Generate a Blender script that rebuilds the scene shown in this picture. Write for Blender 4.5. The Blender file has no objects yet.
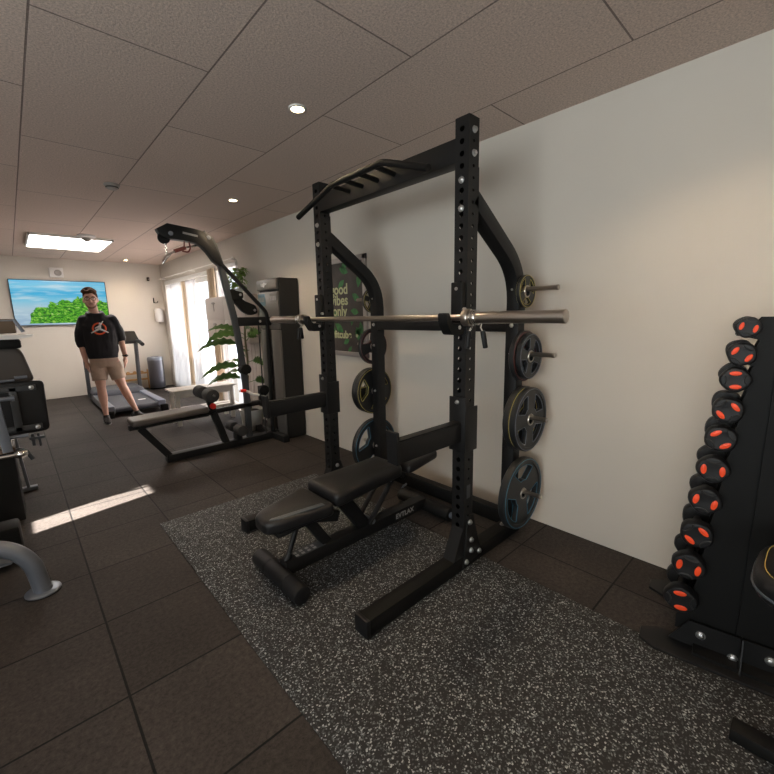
import bpy, bmesh, math, random
from mathutils import Vector, Matrix, noise
from mathutils.bvhtree import BVHTree
random.seed(7)
PI = math.pi
C = bpy.context.scene.collection
sc = bpy.context.scene

# ---------------------------------------------------------------- camera
yaw, pitch, roll = math.radians(42.685), math.radians(-10.08), math.radians(-1.139)
fwd = Vector((math.sin(yaw)*math.cos(pitch), math.cos(yaw)*math.cos(pitch), math.sin(pitch)))
rgt = Vector((math.cos(yaw), -math.sin(yaw), 0)); up = rgt.cross(fwd)
r2 = rgt*math.cos(roll)+up*math.sin(roll); u2 = -rgt*math.sin(roll)+up*math.cos(roll)
cd = bpy.data.cameras.new('camera'); cam = bpy.data.objects.new('camera', cd); C.objects.link(cam)
cam.matrix_world = Matrix(((r2.x, u2.x, -fwd.x, 0), (r2.y, u2.y, -fwd.y, 0), (r2.z, u2.z, -fwd.z, 1.33), (0, 0, 0, 1)))
cd.sensor_width = 36; cd.lens = 402.9/774*36; cd.clip_start = 0.02
sc.camera = cam
# ---------------------------------------------------------------- world, sun, lights, exposure
w = bpy.data.worlds.new('sky'); sc.world = w; w.use_nodes = True
bg = w.node_tree.nodes['Background']; bg.inputs[0].default_value = (0.86, 0.93, 1.0, 1); bg.inputs[1].default_value = 1.4
sd = bpy.data.lights.new('sun', 'SUN'); sd.energy = 84; sd.angle = 0.006; sd.color = (1, 0.93, 0.84)
so = bpy.data.objects.new('sun', sd); C.objects.link(so)
sundir = Vector((0.960, 0.19, -0.60)).normalized()
so.rotation_euler = sundir.to_track_quat('-Z', 'Y').to_euler()
def area(name, loc, size, sizey, energy, color, direction, spread=PI):
    l = bpy.data.lights.new(name, 'AREA'); l.shape = 'RECTANGLE'; l.size = size; l.size_y = sizey
    l.energy = energy; l.color = color; l.spread = spread
    o = bpy.data.objects.new(name, l); C.objects.link(o); o.location = loc
    o.rotation_euler = Vector(direction).to_track_quat('-Z', 'Y').to_euler()
    return o
# daylight at the garden door (far right) plus fill lamp added behind the camera
area('garden_door_daylight', (2.62, 7.0, 1.05), 3.3, 2.1, 36, (1.0, 0.80, 0.70), (-1, -0.15, 0.75))
area('added_rear_fill', (-2.50, -0.1, 1.45), 2.4, 1.4, 82, (0.90, 0.97, 0.96), (1, 0.08, 1.15))
sc.view_settings.view_transform = 'Standard'; sc.view_settings.look = 'None'
sc.view_settings.exposure = 0.46; sc.view_settings.gamma = 1.0; sc.view_settings.use_curve_mapping = False
sc.cycles.use_denoising = True
sc.cycles.max_bounces = 8; sc.cycles.diffuse_bounces = 5; sc.cycles.sample_clamp_indirect = 4.0

# ---------------------------------------------------------------- materials
def mat(name, col, rough=0.5, metal=0.0, bump=0.0, bscale=200.0, var=0.0, vscale=6.0, spec=0.5, coat=0.0, trans=0.0):
    m = bpy.data.materials.new(name); m.use_nodes = True
    nt = m.node_tree; b = nt.nodes['Principled BSDF']
    b.inputs['Base Color'].default_value = (*col, 1); b.inputs['Roughness'].default_value = rough
    b.inputs['Metallic'].default_value = metal; b.inputs['Specular IOR Level'].default_value = spec
    b.inputs['Coat Weight'].default_value = coat; b.inputs['Transmission Weight'].default_value = trans
    tc = nt.nodes.new('ShaderNodeTexCoord')
    if var > 0:
        n = nt.nodes.new('ShaderNodeTexNoise'); n.inputs['Scale'].default_value = vscale; n.inputs['Detail'].default_value = 5
        nt.links.new(tc.outputs['Object'], n.inputs['Vector'])
        r = nt.nodes.new('ShaderNodeValToRGB')
        r.color_ramp.elements[0].position = 0.3; r.color_ramp.elements[1].position = 0.7
        r.color_ramp.elements[0].color = (*[c*(1-var) for c in col], 1); r.color_ramp.elements[1].color = (*[min(1, c*(1+var)) for c in col], 1)
        nt.links.new(n.outputs['Fac'], r.inputs[0]); nt.links.new(r.outputs[0], b.inputs['Base Color'])
    if bump > 0:
        n = nt.nodes.new('ShaderNodeTexNoise'); n.inputs['Scale'].default_value = bscale; n.inputs['Detail'].default_value = 3
        nt.links.new(tc.outputs['Object'], n.inputs['Vector'])
        bp = nt.nodes.new('ShaderNodeBump'); bp.inputs['Strength'].default_value = bump; bp.inputs['Distance'].default_value = 0.002
        nt.links.new(n.outputs['Fac'], bp.inputs['Height']); nt.links.new(bp.outputs[0], b.inputs['Normal'])
    return m
def emis(name, col, strength):
    m = bpy.data.materials.new(name); m.use_nodes = True; b = m.node_tree.nodes['Principled BSDF']
    b.inputs['Base Color'].default_value = (*col, 1); b.inputs['Emission Color'].default_value = (*col, 1)
    b.inputs['Emission Strength'].default_value = strength
    return m
M = {}
M['frame'] = mat('black_powder_coat', (0.0075, 0.0075, 0.008), 0.48, 0.0, 0.15, 600, spec=0.35)
M['frame_dark'] = mat('black_satin_paint', (0.005, 0.005, 0.005), 0.6, 0, 0.1, 500, spec=0.22)
M['grey_frame'] = mat('dark_grey_paint', (0.04, 0.044, 0.05), 0.45, 0.0, 0.05, 400)
M['steel_grey'] = mat('silver_grey_paint', (0.20, 0.22, 0.26), 0.35, 0.5)
M['chrome'] = mat('chrome', (0.75, 0.74, 0.72), 0.16, 1.0)
M['steel'] = mat('brushed_steel', (0.55, 0.50, 0.45), 0.28, 1.0, 0.1, 300)
M['zinc'] = mat('zinc_bolt', (0.6, 0.6, 0.6), 0.35, 1.0)
M['rubber'] = mat('black_rubber', (0.006, 0.006, 0.007), 0.5, 0, 0.3, 350, spec=0.35)
M['plate'] = mat('black_plate_rubber', (0.013, 0.014, 0.015), 0.45, 0, 0.12, 300)
M['vinyl'] = mat('black_vinyl', (0.009, 0.009, 0.010), 0.38, 0, 0.25, 500, spec=0.4)
M['vinyl_grey'] = mat('grey_brown_vinyl', (0.075, 0.062, 0.055), 0.42, 0, 0.2, 500)
M['vinyl_sheen_piping'] = mat('slate_sheen_and_piping', (0.06, 0.075, 0.09), 0.3, 0, 0.2, 500)  # colour of the painted seat sheen, also of the stool piping
M['foam'] = mat('black_foam', (0.022, 0.02, 0.02), 0.75, 0, 0.4, 400)
M['red'] = mat('red_plastic', (0.75, 0.03, 0.02), 0.35)
M['orange'] = mat('orange_red_rubber', (0.95, 0.075, 0.012), 0.45)
M['orange_print'] = mat('orange_print', (0.85, 0.12, 0.04), 0.7)
M['white_print'] = mat('white_print', (0.8, 0.8, 0.8), 0.6)
M['grey_print'] = mat('grey_print', (0.30, 0.30, 0.30), 0.6)
M['wall'] = mat('warm_white_plaster', (0.62, 0.575, 0.515), 0.8, 0, 0.15, 120, 0.02, 2.0, 0.25)
M['white_trim'] = mat('white_lacquer', (0.78, 0.76, 0.72), 0.4)
M['cupboard'] = mat('cream_cupboard', (0.52, 0.45, 0.41), 0.5)
M['white_wood'] = mat('white_painted_wood', (0.66, 0.62, 0.57), 0.5, 0, 0.1, 60, 0.06, 15)
M['leaf'] = mat('leaf_green', (0.07, 0.15, 0.03), 0.42, 0, 0.1, 80, 0.35, 12)
M['leaf_bright'] = mat('bright_leaf_green', (0.16, 0.27, 0.035), 0.45, 0, 0.1, 80, 0.35, 12)
M['stem'] = mat('plant_stem', (0.10, 0.085, 0.04), 0.6)
M['pot'] = mat('white_pot', (0.6, 0.58, 0.55), 0.4)
M['soil'] = mat('dark_soil', (0.03, 0.02, 0.015), 0.9, 0, 0.6, 80)
M['skin'] = mat('skin', (0.64, 0.37, 0.28), 0.5, 0, 0, 1, 0.06, 20)
M['hair'] = mat('brown_hair', (0.085, 0.042, 0.025), 0.85, 0, 0.5, 200, 0.4, 60, spec=0.08)
M['beard'] = mat('light_brown_beard', (0.26, 0.14, 0.09), 0.7)
M['hoodie'] = mat('black_cotton', (0.014, 0.014, 0.018), 0.85, 0, 0.4, 300, 0.25, 10)
M['shorts'] = mat('beige_cotton', (0.50, 0.38, 0.30), 0.85, 0, 0.4, 250, 0.12, 12)
M['shoe'] = mat('black_canvas', (0.012, 0.012, 0.014), 0.6)
M['sole'] = mat('dark_sole', (0.10, 0.10, 0.10), 0.6)
M['binmetal'] = mat('anthracite_metal', (0.13, 0.13, 0.15), 0.33, 0.8)
M['plastic_white'] = mat('white_plastic', (0.72, 0.70, 0.68), 0.4)
M['plastic_grey'] = mat('grey_plastic', (0.30, 0.27, 0.25), 0.45)
M['cabinet_face'] = mat('graphite_panel', (0.13, 0.12, 0.11), 0.42, 0.2, 0.05, 300)
M['cabinet_side'] = mat('dark_graphite_panel', (0.016, 0.015, 0.014), 0.55, 0, 0.1, 300, spec=0.3)
M['blue_sticker'] = mat('blue_sticker', (0.07, 0.17, 0.25), 0.4)
M['sticker'] = mat('dark_grey_sticker', (0.13, 0.12, 0.115), 0.4)
M['brown'] = mat('smoky_brown_acrylic', (0.16, 0.115, 0.08), 0.25)
M['tan'] = mat('tan_board', (0.07, 0.045, 0.03), 0.6)
M['yellow'] = mat('yellow_stripe', (0.55, 0.45, 0.12), 0.5)
M['blue'] = mat('blue_stripe', (0.05, 0.19, 0.30), 0.5)
M['redstripe'] = mat('dull_red_stripe', (0.16, 0.035, 0.03), 0.5)
M['thread'] = mat('yellow_thread', (0.50, 0.36, 0.10), 0.7)
M['belt'] = mat('treadmill_belt', (0.05, 0.055, 0.07), 0.6, 0, 0.3, 300)
M['blue_grey'] = mat('blue_grey_plastic', (0.15, 0.17, 0.22), 0.45)
M['watch'] = mat('black_watch', (0.02, 0.02, 0.02), 0.3)
M['wood'] = mat('honey_wood', (0.48, 0.27, 0.10), 0.5, 0, 0.1, 60, 0.2, 20)
M['plant_green_print'] = mat('green_leaf_print', (0.05, 0.19, 0.06), 0.6, 0, 0, 1, 0.35, 25)
M['poster'] = mat('dark_poster_print', (0.055, 0.045, 0.042), 0.55, 0, 0, 1, 0.3, 8)
M['text_poster'] = mat('cream_green_print', (0.50, 0.52, 0.30), 0.6)
M['silver'] = mat('silver_frame', (0.42, 0.38, 0.36), 0.4, 0.3)
M['patio'] = mat('pale_patio', (0.6, 0.6, 0.62), 0.8)
M['facade'] = mat('white_render', (0.30, 0.30, 0.30), 0.8)
M['window_dark'] = mat('far_window', (0.2, 0.22, 0.25), 0.3)
M['glow'] = emis('led_panel', (1.0, 0.93, 0.86), 15.0)
M['spot'] = emis('warm_led', (1.0, 0.78, 0.45), 30.0)

def glass_mat():
    m = bpy.data.materials.new('window_glass'); m.use_nodes = True; nt = m.node_tree
    for n in list(nt.nodes): nt.nodes.remove(n)
    out = nt.nodes.new('ShaderNodeOutputMaterial'); t = nt.nodes.new('ShaderNodeBsdfTransparent'); g = nt.nodes.new('ShaderNodeBsdfGlossy')
    g.inputs['Roughness'].default_value = 0.02
    mx = nt.nodes.new('ShaderNodeMixShader'); mx.inputs[0].default_value = 0.05; nt.links.new(t.outputs[0], mx.inputs[1]); nt.links.new(g.outputs[0], mx.inputs[2])
    nt.links.new(mx.outputs[0], out.inputs[0]); return m
M['glass'] = glass_mat()
def sheer_mat(name, col, op):
    m = bpy.data.materials.new(name); m.use_nodes = True; nt = m.node_tree
    for n in list(nt.nodes): nt.nodes.remove(n)
    out = nt.nodes.new('ShaderNodeOutputMaterial'); t = nt.nodes.new('ShaderNodeBsdfTransparent'); t.inputs[0].default_value = (1, 1, 1, 1)
    d = nt.nodes.new('ShaderNodeBsdfDiffuse'); d.inputs[0].default_value = (*col, 1); tr = nt.nodes.new('ShaderNodeBsdfTranslucent'); tr.inputs[0].default_value = (*col, 1)
    a = nt.nodes.new('ShaderNodeMixShader'); a.inputs[0].default_value = 0.5; nt.links.new(d.outputs[0], a.inputs[1]); nt.links.new(tr.outputs[0], a.inputs[2])
    mx = nt.nodes.new('ShaderNodeMixShader'); mx.inputs[0].default_value = op; nt.links.new(t.outputs[0], mx.inputs[1]); nt.links.new(a.outputs[0], mx.inputs[2])
    nt.links.new(mx.outputs[0], out.inputs[0]); return m
M['sheer'] = sheer_mat('sheer_white_fabric', (0.60, 0.60, 0.61), 0.90)
M['cream_curtain'] = sheer_mat('cream_fabric', (0.60, 0.50, 0.38), 0.95)

def floor_mat():
    m = mat('black_rubber_tiles', (0.03, 0.03, 0.03), 0.72, 0, 0, 1); nt = m.node_tree; b = nt.nodes['Principled BSDF']; b.inputs['Specular IOR Level'].default_value = 0.28
    tc = nt.nodes.new('ShaderNodeTexCoord'); mp = nt.nodes.new('ShaderNodeMapping'); mp.inputs['Location'].default_value = (-0.142+0.47*20, -3.02+0.49*20, 0)
    br = nt.nodes.new('ShaderNodeTexBrick'); br.offset = 0.0; br.squash = 1.0
    br.inputs['Scale'].default_value = 1.0; br.inputs['Brick Width'].default_value = 0.47; br.inputs['Row Height'].default_value = 0.49
    br.inputs['Mortar Size'].default_value = 0.0052; br.inputs['Mortar Smooth'].default_value = 0.4; br.inputs['Bias'].default_value = 0.0
    br.inputs['Color1'].default_value = (0.026, 0.0215, 0.0195, 1); br.inputs['Color2'].default_value = (0.035, 0.0295, 0.027, 1); br.inputs['Mortar'].default_value = (0.002, 0.002, 0.002, 1)
    nt.links.new(tc.outputs['Object'], mp.inputs[0]); nt.links.new(mp.outputs[0], br.inputs['Vector'])
    n = nt.nodes.new('ShaderNodeTexNoise'); n.inputs['Scale'].default_value = 55; n.inputs['Detail'].default_value = 8; n.inputs['Roughness'].default_value = 0.85
    n2 = nt.nodes.new('ShaderNodeTexNoise'); n2.inputs['Scale'].default_value = 2.2; n2.inputs['Detail'].default_value = 6
    nt.links.new(tc.outputs['Object'], n.inputs['Vector']); nt.links.new(tc.outputs['Object'], n2.inputs['Vector'])
    r = nt.nodes.new('ShaderNodeMapRange'); r.inputs[1].default_value = 0.3; r.inputs[2].default_value = 0.7; r.inputs[3].default_value = 0.2; r.inputs[4].default_value = 2.2
    nt.links.new(n.outputs['Fac'], r.inputs[0])
    r3 = nt.nodes.new('ShaderNodeMapRange'); r3.inputs[1].default_value = 0.3; r3.inputs[2].default_value = 0.7; r3.inputs[3].default_value = 0.8; r3.inputs[4].default_value = 1.25
    nt.links.new(n2.outputs['Fac'], r3.inputs[0])
    mm = nt.nodes.new('ShaderNodeMath'); mm.operation = 'MULTIPLY'; nt.links.new(r.outputs[0], mm.inputs[0]); nt.links.new(r3.outputs[0], mm.inputs[1])
    vm = nt.nodes.new('ShaderNodeVectorMath'); vm.operation = 'SCALE'; nt.links.new(br.outputs['Color'], vm.inputs[0]); nt.links.new(mm.outputs[0], vm.inputs['Scale'])
    nt.links.new(vm.outputs[0], b.inputs['Base Color'])
    ad = nt.nodes.new('ShaderNodeMath'); ad.operation = 'SUBTRACT'; nt.links.new(n.outputs['Fac'], ad.inputs[0]); nt.links.new(br.outputs['Fac'], ad.inputs[1])
    bp = nt.nodes.new('ShaderNodeBump'); bp.inputs['Strength'].default_value = 0.5; bp.inputs['Distance'].default_value = 0.003
    nt.links.new(ad.outputs[0], bp.inputs['Height']); nt.links.new(bp.outputs[0], b.inputs['Normal'])
    return m
M['floor'] = floor_mat()
def ceil_mat():
    m = mat('wood_wool_panels', (0.3, 0.3, 0.3), 0.9, 0, 0, 1, spec=0.1); nt = m.node_tree; b = nt.nodes['Principled BSDF']
    tc = nt.nodes.new('ShaderNodeTexCoord'); mp = nt.nodes.new('ShaderNodeMapping')
    sx = nt.nodes.new('ShaderNodeSeparateXYZ'); cx = nt.nodes.new('ShaderNodeCombineXYZ')
    nt.links.new(tc.outputs['Object'], sx.inputs[0]); nt.links.new(sx.outputs[1], cx.inputs[0]); nt.links.new(sx.outputs[0], cx.inputs[1])
    nt.links.new(cx.outputs[0], mp.inputs[0]); mp.inputs['Location'].default_value = (-3.30+13.2+0.66, -0.195+6.0, 0)
    br = nt.nodes.new('ShaderNodeTexBrick'); br.offset = 0.5; br.offset_frequency = 2
    br.inputs['Scale'].default_value = 1.0; br.inputs['Brick Width'].default_value = 1.32; br.inputs['Row Height'].default_value = 0.6
    br.inputs['Mortar Size'].default_value = 0.004; br.inputs['Mortar Smooth'].default_value = 0.2; br.inputs['Bias'].default_value = 0
    br.inputs['Color1'].default_value = (0.60, 0.49, 0.43, 1); br.inputs['Color2'].default_value = (0.65, 0.53, 0.465, 1); br.inputs['Mortar'].default_value = (0.24, 0.19, 0.17, 1)
    nt.links.new(mp.outputs[0], br.inputs['Vector'])
    n = nt.nodes.new('ShaderNodeTexNoise'); n.inputs['Scale'].default_value = 110; n.inputs['Detail'].default_value = 6; n.inputs['Roughness'].default_value = 0.7
    nt.links.new(tc.outputs['Object'], n.inputs['Vector'])
    r = nt.nodes.new('ShaderNodeMapRange'); r.inputs[1].default_value = 0.3; r.inputs[2].default_value = 0.7; r.inputs[3].default_value = 0.66; r.inputs[4].default_value = 1.34
    nt.links.new(n.outputs['Fac'], r.inputs[0])
    vm = nt.nodes.new('ShaderNodeVectorMath'); vm.operation = 'SCALE'; nt.links.new(br.outputs['Color'], vm.inputs[0]); nt.links.new(r.outputs[0], vm.inputs['Scale'])
    nt.links.new(vm.outputs[0], b.inputs['Base Color'])
    ad = nt.nodes.new('ShaderNodeMath'); ad.operation = 'SUBTRACT'; nt.links.new(n.outputs['Fac'], ad.inputs[0]); nt.links.new(br.outputs['Fac'], ad.inputs[1])
    bp = nt.nodes.new('ShaderNodeBump'); bp.inputs['Strength'].default_value = 0.6; bp.inputs['Distance'].default_value = 0.004
    nt.links.new(ad.outputs[0], bp.inputs['Height']); nt.links.new(bp.outputs[0], b.inputs['Normal'])
    return m
M['ceiling'] = ceil_mat()
def speckle_mat():
    m = mat('speckled_rubber', (0.02, 0.02, 0.02), 0.7, 0, 0.3, 300); nt = m.node_tree; b = nt.nodes['Principled BSDF']
    tc = nt.nodes.new('ShaderNodeTexCoord')
    v = nt.nodes.new('ShaderNodeTexVoronoi'); v.inputs['Scale'].default_value = 210; nt.links.new(tc.outputs['Object'], v.inputs['Vector'])
    sp = nt.nodes.new('ShaderNodeSeparateColor'); nt.links.new(v.outputs['Color'], sp.inputs[0])
    r = nt.nodes.new('ShaderNodeValToRGB'); cr = r.color_ramp; cr.interpolation = 'CONSTANT'
    cr.elements[0].position = 0; cr.elements[0].color = (0.008, 0.008, 0.009, 1)
    cr.elements[1].position = 0.70; cr.elements[1].color = (0.05, 0.054, 0.058, 1)
    e = cr.elements.new(0.84); e.color = (0.15, 0.165, 0.175, 1)
    e = cr.elements.new(0.94); e.color = (0.36, 0.38, 0.39, 1)
    nt.links.new(sp.outputs[0], r.inputs[0]); nt.links.new(r.outputs[0], b.inputs['Base Color'])
    return m
M['speckle'] = speckle_mat()
def tv_mat():
    m = bpy.data.materials.new('island_picture'); m.use_nodes = True; nt = m.node_tree; b = nt.nodes['Principled BSDF']
    b.inputs['Base Color'].default_value = (0.01, 0.01, 0.01, 1); b.inputs['Roughness'].default_value = 0.2
    tc = nt.nodes.new('ShaderNodeTexCoord'); sx = nt.nodes.new('ShaderNodeSeparateXYZ'); nt.links.new(tc.outputs['Generated'], sx.inputs[0])
    sky = nt.nodes.new('ShaderNodeValToRGB'); cr = sky.color_ramp
    cr.elements[0].position = 0.0; cr.elements[0].color = (0.30, 0.45, 0.62, 1); cr.elements[1].position = 1.0; cr.elements[1].color = (0.12, 0.52, 0.80, 1)
    for p, c in ((0.35, (0.45, 0.62, 0.72, 1)), (0.56, (0.20, 0.58, 0.78, 1)), (0.72, (0.03, 0.45, 0.76, 1)), (0.85, (0.20, 0.60, 0.82, 1))):
        e = cr.elements.new(p); e.color = c
    nt.links.new(sx.outputs[2], sky.inputs[0])
    # clouds
    mp = nt.nodes.new('ShaderNodeMapping'); mp.inputs['Scale'].default_value = (2.0, 1, 9.0); nt.links.new(tc.outputs['Generated'], mp.inputs[0])
    cn = nt.nodes.new('ShaderNodeTexNoise'); cn.inputs['Scale'].default_value = 1.6; cn.inputs['Detail'].default_value = 3; nt.links.new(mp.outputs[0], cn.inputs['Vector'])
    cm = nt.nodes.new('ShaderNodeMapRange'); cm.inputs[1].default_value = 0.48; cm.inputs[2].default_value = 0.7; cm.inputs[3].default_value = 0; cm.inputs[4].default_value = 0.7; nt.links.new(cn.outputs['Fac'], cm.inputs[0])
    mc = nt.nodes.new('ShaderNodeMixRGB'); mc.inputs[2].default_value = (0.65, 0.80, 0.86, 1); nt.links.new(cm.outputs[0], mc.inputs[0]); nt.links.new(sky.outputs[0], mc.inputs[1])
    # island: distance field to an ellipse disturbed by noise
    nz = nt.nodes.new('ShaderNodeTexNoise'); nz.inputs['Scale'].default_value = 11; nz.inputs['Detail'].default_value = 5; nt.links.new(tc.outputs['Generated'], nz.inputs['Vector'])
    def math_(op, a, b_, c=None):
        n = nt.nodes.new('ShaderNodeMath'); n.operation = op
        for i, v in enumerate((a, b_)):
            if v is None: continue
            if isinstance(v, (int, float)): n.inputs[i].default_value = v
            else: nt.links.new(v, n.inputs[i])
        return n.outputs[0]
    # height of the tree line as a function of x
    line = nt.nodes.new('ShaderNodeValToRGB'); lr = line.color_ramp; lr.interpolation = 'EASE'
    lr.elements[0].position = 0.13; lr.elements[0].color = (0, 0, 0, 1); lr.elements[1].position = 1.0; lr.elements[1].color = (0.56, 0.56, 0.56, 1)
    for p, v in ((0.17, 0.34), (0.28, 0.46), (0.42, 0.50), (0.58, 0.60), (0.78, 0.66)):
        e = lr.elements.new(p); e.color = (v, v, v, 1)
    nt.links.new(sx.outputs[0], line.inputs[0])
    dz = math_('SUBTRACT', line.outputs[0], sx.outputs[2])
    dz = math_('ADD', dz, math_('MULTIPLY', math_('SUBTRACT', nz.outputs['Fac'], 0.5), 0.45))
    low = math_('SUBTRACT', sx.outputs[2], 0.02)
    dz = math_('MINIMUM', dz, low)
    mk = math_('GREATER_THAN', dz, 0.015)
    gn = nt.nodes.new('ShaderNodeTexNoise'); gn.inputs['Scale'].default_value = 22; gn.inputs['Detail'].default_value = 8; gn.inputs['Roughness'].default_value = 0.75; nt.links.new(tc.outputs['Generated'], gn.inputs['Vector'])
    gr = nt.nodes.new('ShaderNodeValToRGB'); g = gr.color_ramp
    g.elements[0].position = 0.40; g.elements[0].color = (0.01, 0.05, 0.01, 1); g.elements[1].position = 0.64; g.elements[1].color = (0.55, 0.62, 0.42, 1)
    for p, c in ((0.46, (0.02, 0.20, 0.01, 1)), (0.52, (0.07, 0.42, 0.01, 1)), (0.58, (0.28, 0.55, 0.04, 1))):
        e = g.elements.new(p); e.color = c
    nt.links.new(gn.outputs['Fac'], gr.inputs[0])
    mx = nt.nodes.new('ShaderNodeMixRGB'); nt.links.new(mk, mx.inputs[0]); nt.links.new(mc.outputs[0], mx.inputs[1]); nt.links.new(gr.outputs[0], mx.inputs[2])
    nt.links.new(mx.outputs[0], b.inputs['Emission Color']); b.inputs['Emission Strength'].default_value = 0.62
    return m
M['tv'] = tv_mat()

# ---------------------------------------------------------------- helpers
def rootmat(parent):
    m = Matrix.Identity(4); p = parent
    while p is not None:
        m = p.matrix_basis @ m; p = p.parent
    return m
def obj(name, bm, material, parent=None, label=None, smooth=True, angle=35, world=True):
    """link a bmesh (built in world coordinates) as one mesh object under parent"""
    if isinstance(bm, bmesh.types.BMesh):
        me = bpy.data.meshes.new(name); bm.normal_update(); bm.to_mesh(me); bm.free()
    else: me = bm
    if parent is not None and world: me.transform(rootmat(parent).inverted())
    if smooth:
        for p in me.polygons: p.use_smooth = True
        me.set_sharp_from_angle(angle=math.radians(angle))
    me.materials.clear(); me.materials.append(M[material] if isinstance(material, str) else material)
    o = bpy.data.objects.new(name, me); C.objects.link(o); o.parent = parent
    if label: o['label'] = label
    return o
def thing(name, label, cat, loc=(0, 0, 0), rotz=0, group=None):
    o = bpy.data.objects.new(name, None); C.objects.link(o); o.empty_display_size = 0.05
    o.location = loc; o.rotation_euler = (0, 0, rotz); o['label'] = label; o['category'] = cat
    if group: o['group'] = group
    return o
def tag(o, label, cat, group=None):
    o['label'] = label; o['category'] = cat
    if group: o['group'] = group
    return o
def recentre(o, loc):
    o.data.transform(Matrix.Translation(-Vector(loc))); o.location = loc; return o
def struct(name, bm, m, parent=None, **k):
    o = obj(name, bm, m, parent, **k)
    if parent is None: o['kind'] = 'structure'
    return o
def kids(o): return [c for c in bpy.data.objects if c.parent == o]
def dup(root, loc, rotz=None, label=None, group=None):
    r = root.copy(); C.objects.link(r); r.location = loc
    if rotz is not None: r.rotation_euler = (0, 0, rotz)
    if label: r['label'] = label
    if group: r['group'] = group
    for ch in kids(root):
        c = ch.copy(); C.objects.link(c); c.parent = r
        for g in kids(ch):
            d = g.copy(); C.objects.link(d); d.parent = c
    return r
def B(): return bmesh.new()
def box(bm, x0, x1, y0, y1, z0, z1, bev=0.0, rot=None, seg=2):
    g = bmesh.ops.create_cube(bm, size=1.0); vs = g['verts']
    mt = Matrix.Translation(((x0+x1)/2, (y0+y1)/2, (z0+z1)/2))
    if rot is not None: mt = mt @ rot
    mt = mt @ Matrix.Diagonal((abs(x1-x0), abs(y1-y0), abs(z1-z0), 1))
    bmesh.ops.transform(bm, matrix=mt, verts=vs)
    if bev > 0:
        es = list({e for v in vs for e in v.link_edges})
        bmesh.ops.bevel(bm, geom=es, offset=bev, segments=seg, affect='EDGES', profile=0.5)
    return bm
def frame_from(d, upv=(0, 0, 1)):
    d = Vector(d).normalized(); u = Vector(upv)
    if abs(d.dot(u)) > 0.98: u = Vector((1, 0, 0)) if abs(d.x) < 0.9 else Vector((0, 1, 0))
    s = d.cross(u).normalized(); u = s.cross(d).normalized(); return s, u, d
def sweep(bm, pts, prof, upv=(0, 0, 1), cap=True, scales=None, closed=False):
    """sweep a profile (list of (side, up)) along pts"""
    pts = [Vector(p) for p in pts]; n = len(pts); rings = []; pu = None
    for i, p in enumerate(pts):
        if closed: d0 = (p-pts[i-1]).normalized(); d1 = (pts[(i+1) % n]-p).normalized()
        else:
            d0 = (p-pts[i-1]).normalized() if i > 0 else None; d1 = (pts[i+1]-p).normalized() if i < n-1 else None
            d0 = d0 or d1; d1 = d1 or d0
        d = (d0+d1).normalized(); s, u, d = frame_from(d, pu if pu is not None else upv)
        if pu is None or upv is None: pass
        pu = u
        c = max(0.5, d.dot(d1)); k = scales[i] if scales else 1.0
        # mitre in the plane of the bend
        bend = (d1-d0)
        ring = []
        for a, b in prof:
            off = s*a*k+u*b*k
            if bend.length > 1e-4:
                bn = bend.normalized(); comp = off.dot(bn); off = off+bn*comp*(1/c-1)
            ring.append(bm.verts.new(p+off))
        rings.append(ring)
    m = len(prof)
    rng = range(n if closed else n-1)
    for i in rng:
        A, Bq = rings[i], rings[(i+1) % n]
        for j in range(m): bm.faces.new((A[j], A[(j+1) % m], Bq[(j+1) % m], Bq[j]))
    if cap and not closed:
        bm.faces.new(list(reversed(rings[0]))); bm.faces.new(rings[-1])
    bmesh.ops.recalc_face_normals(bm, faces=bm.faces)
    return bm
def circ(r, n=16): return [(r*math.cos(2*PI*i/n), r*math.sin(2*PI*i/n)) for i in range(n)]
def rect(w, h, c=0.004):
    w /= 2; h /= 2; c = min(c, w*0.9, h*0.9); k = c*0.3
    return [(w-c, -h), (w-k, -h+k), (w, -h+c), (w, h-c), (w-k, h-k), (w-c, h), (-w+c, h), (-w+k, h-k), (-w, h-c), (-w, -h+c), (-w+k, -h+k), (-w+c, -h)]
def tube(bm, pts, r, n=14, scales=None, closed=False): return sweep(bm, pts, circ(r, n), scales=scales, closed=closed)
def bar(bm, p0, p1, w, h, upv=(0, 0, 1), c=0.004): return sweep(bm, [p0, p1], rect(w, h, c), upv=upv)
def smoothpath(pts, r=0.05, n=6):
    """round the corners of a polyline"""
    pts = [Vector(p) for p in pts]; out = [pts[0]]
    for i in range(1, len(pts)-1):
        a, b, c = pts[i-1], pts[i], pts[i+1]; k = min(r, (b-a).length*0.49, (c-b).length*0.49)
        p = b+(a-b).normalized()*k; q = b+(c-b).normalized()*k
        for j in range(n+1):
            t = j/n; out.append(p*(1-t)**2+b*2*t*(1-t)+q*t*t)
    out.append(pts[-1]); return out
def lathe(bm, prof, axis_pt, axis_dir, n=32, cap=True):
    """prof = list of (along, radius)"""
    s, u, d = frame_from(axis_dir); P = Vector(axis_pt); rings = []
    for a, r in prof:
        if r < 1e-6: rings.append([bm.verts.new(P+d*a)])
        else: rings.append([bm.verts.new(P+d*a+(s*math.cos(2*PI*i/n)+u*math.sin(2*PI*i/n))*r) for i in range(n)])
    for A, Bq in zip(rings, rings[1:]):
        if len(A) == 1 and len(Bq) == 1: continue
        for i in range(n):
            j = (i+1) % n
            if len(A) == 1: bm.faces.new((A[0], Bq[j], Bq[i]))
            elif len(Bq) == 1: bm.faces.new((A[i], A[j], Bq[0]))
            else: bm.faces.new((A[i], A[j], Bq[j], Bq[i]))
    if cap:
        if len(rings[0]) > 1: bm.faces.new(list(reversed(rings[0])))
        if len(rings[-1]) > 1: bm.faces.new(rings[-1])
    bmesh.ops.recalc_face_normals(bm, faces=bm.faces)
    return bm
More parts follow.
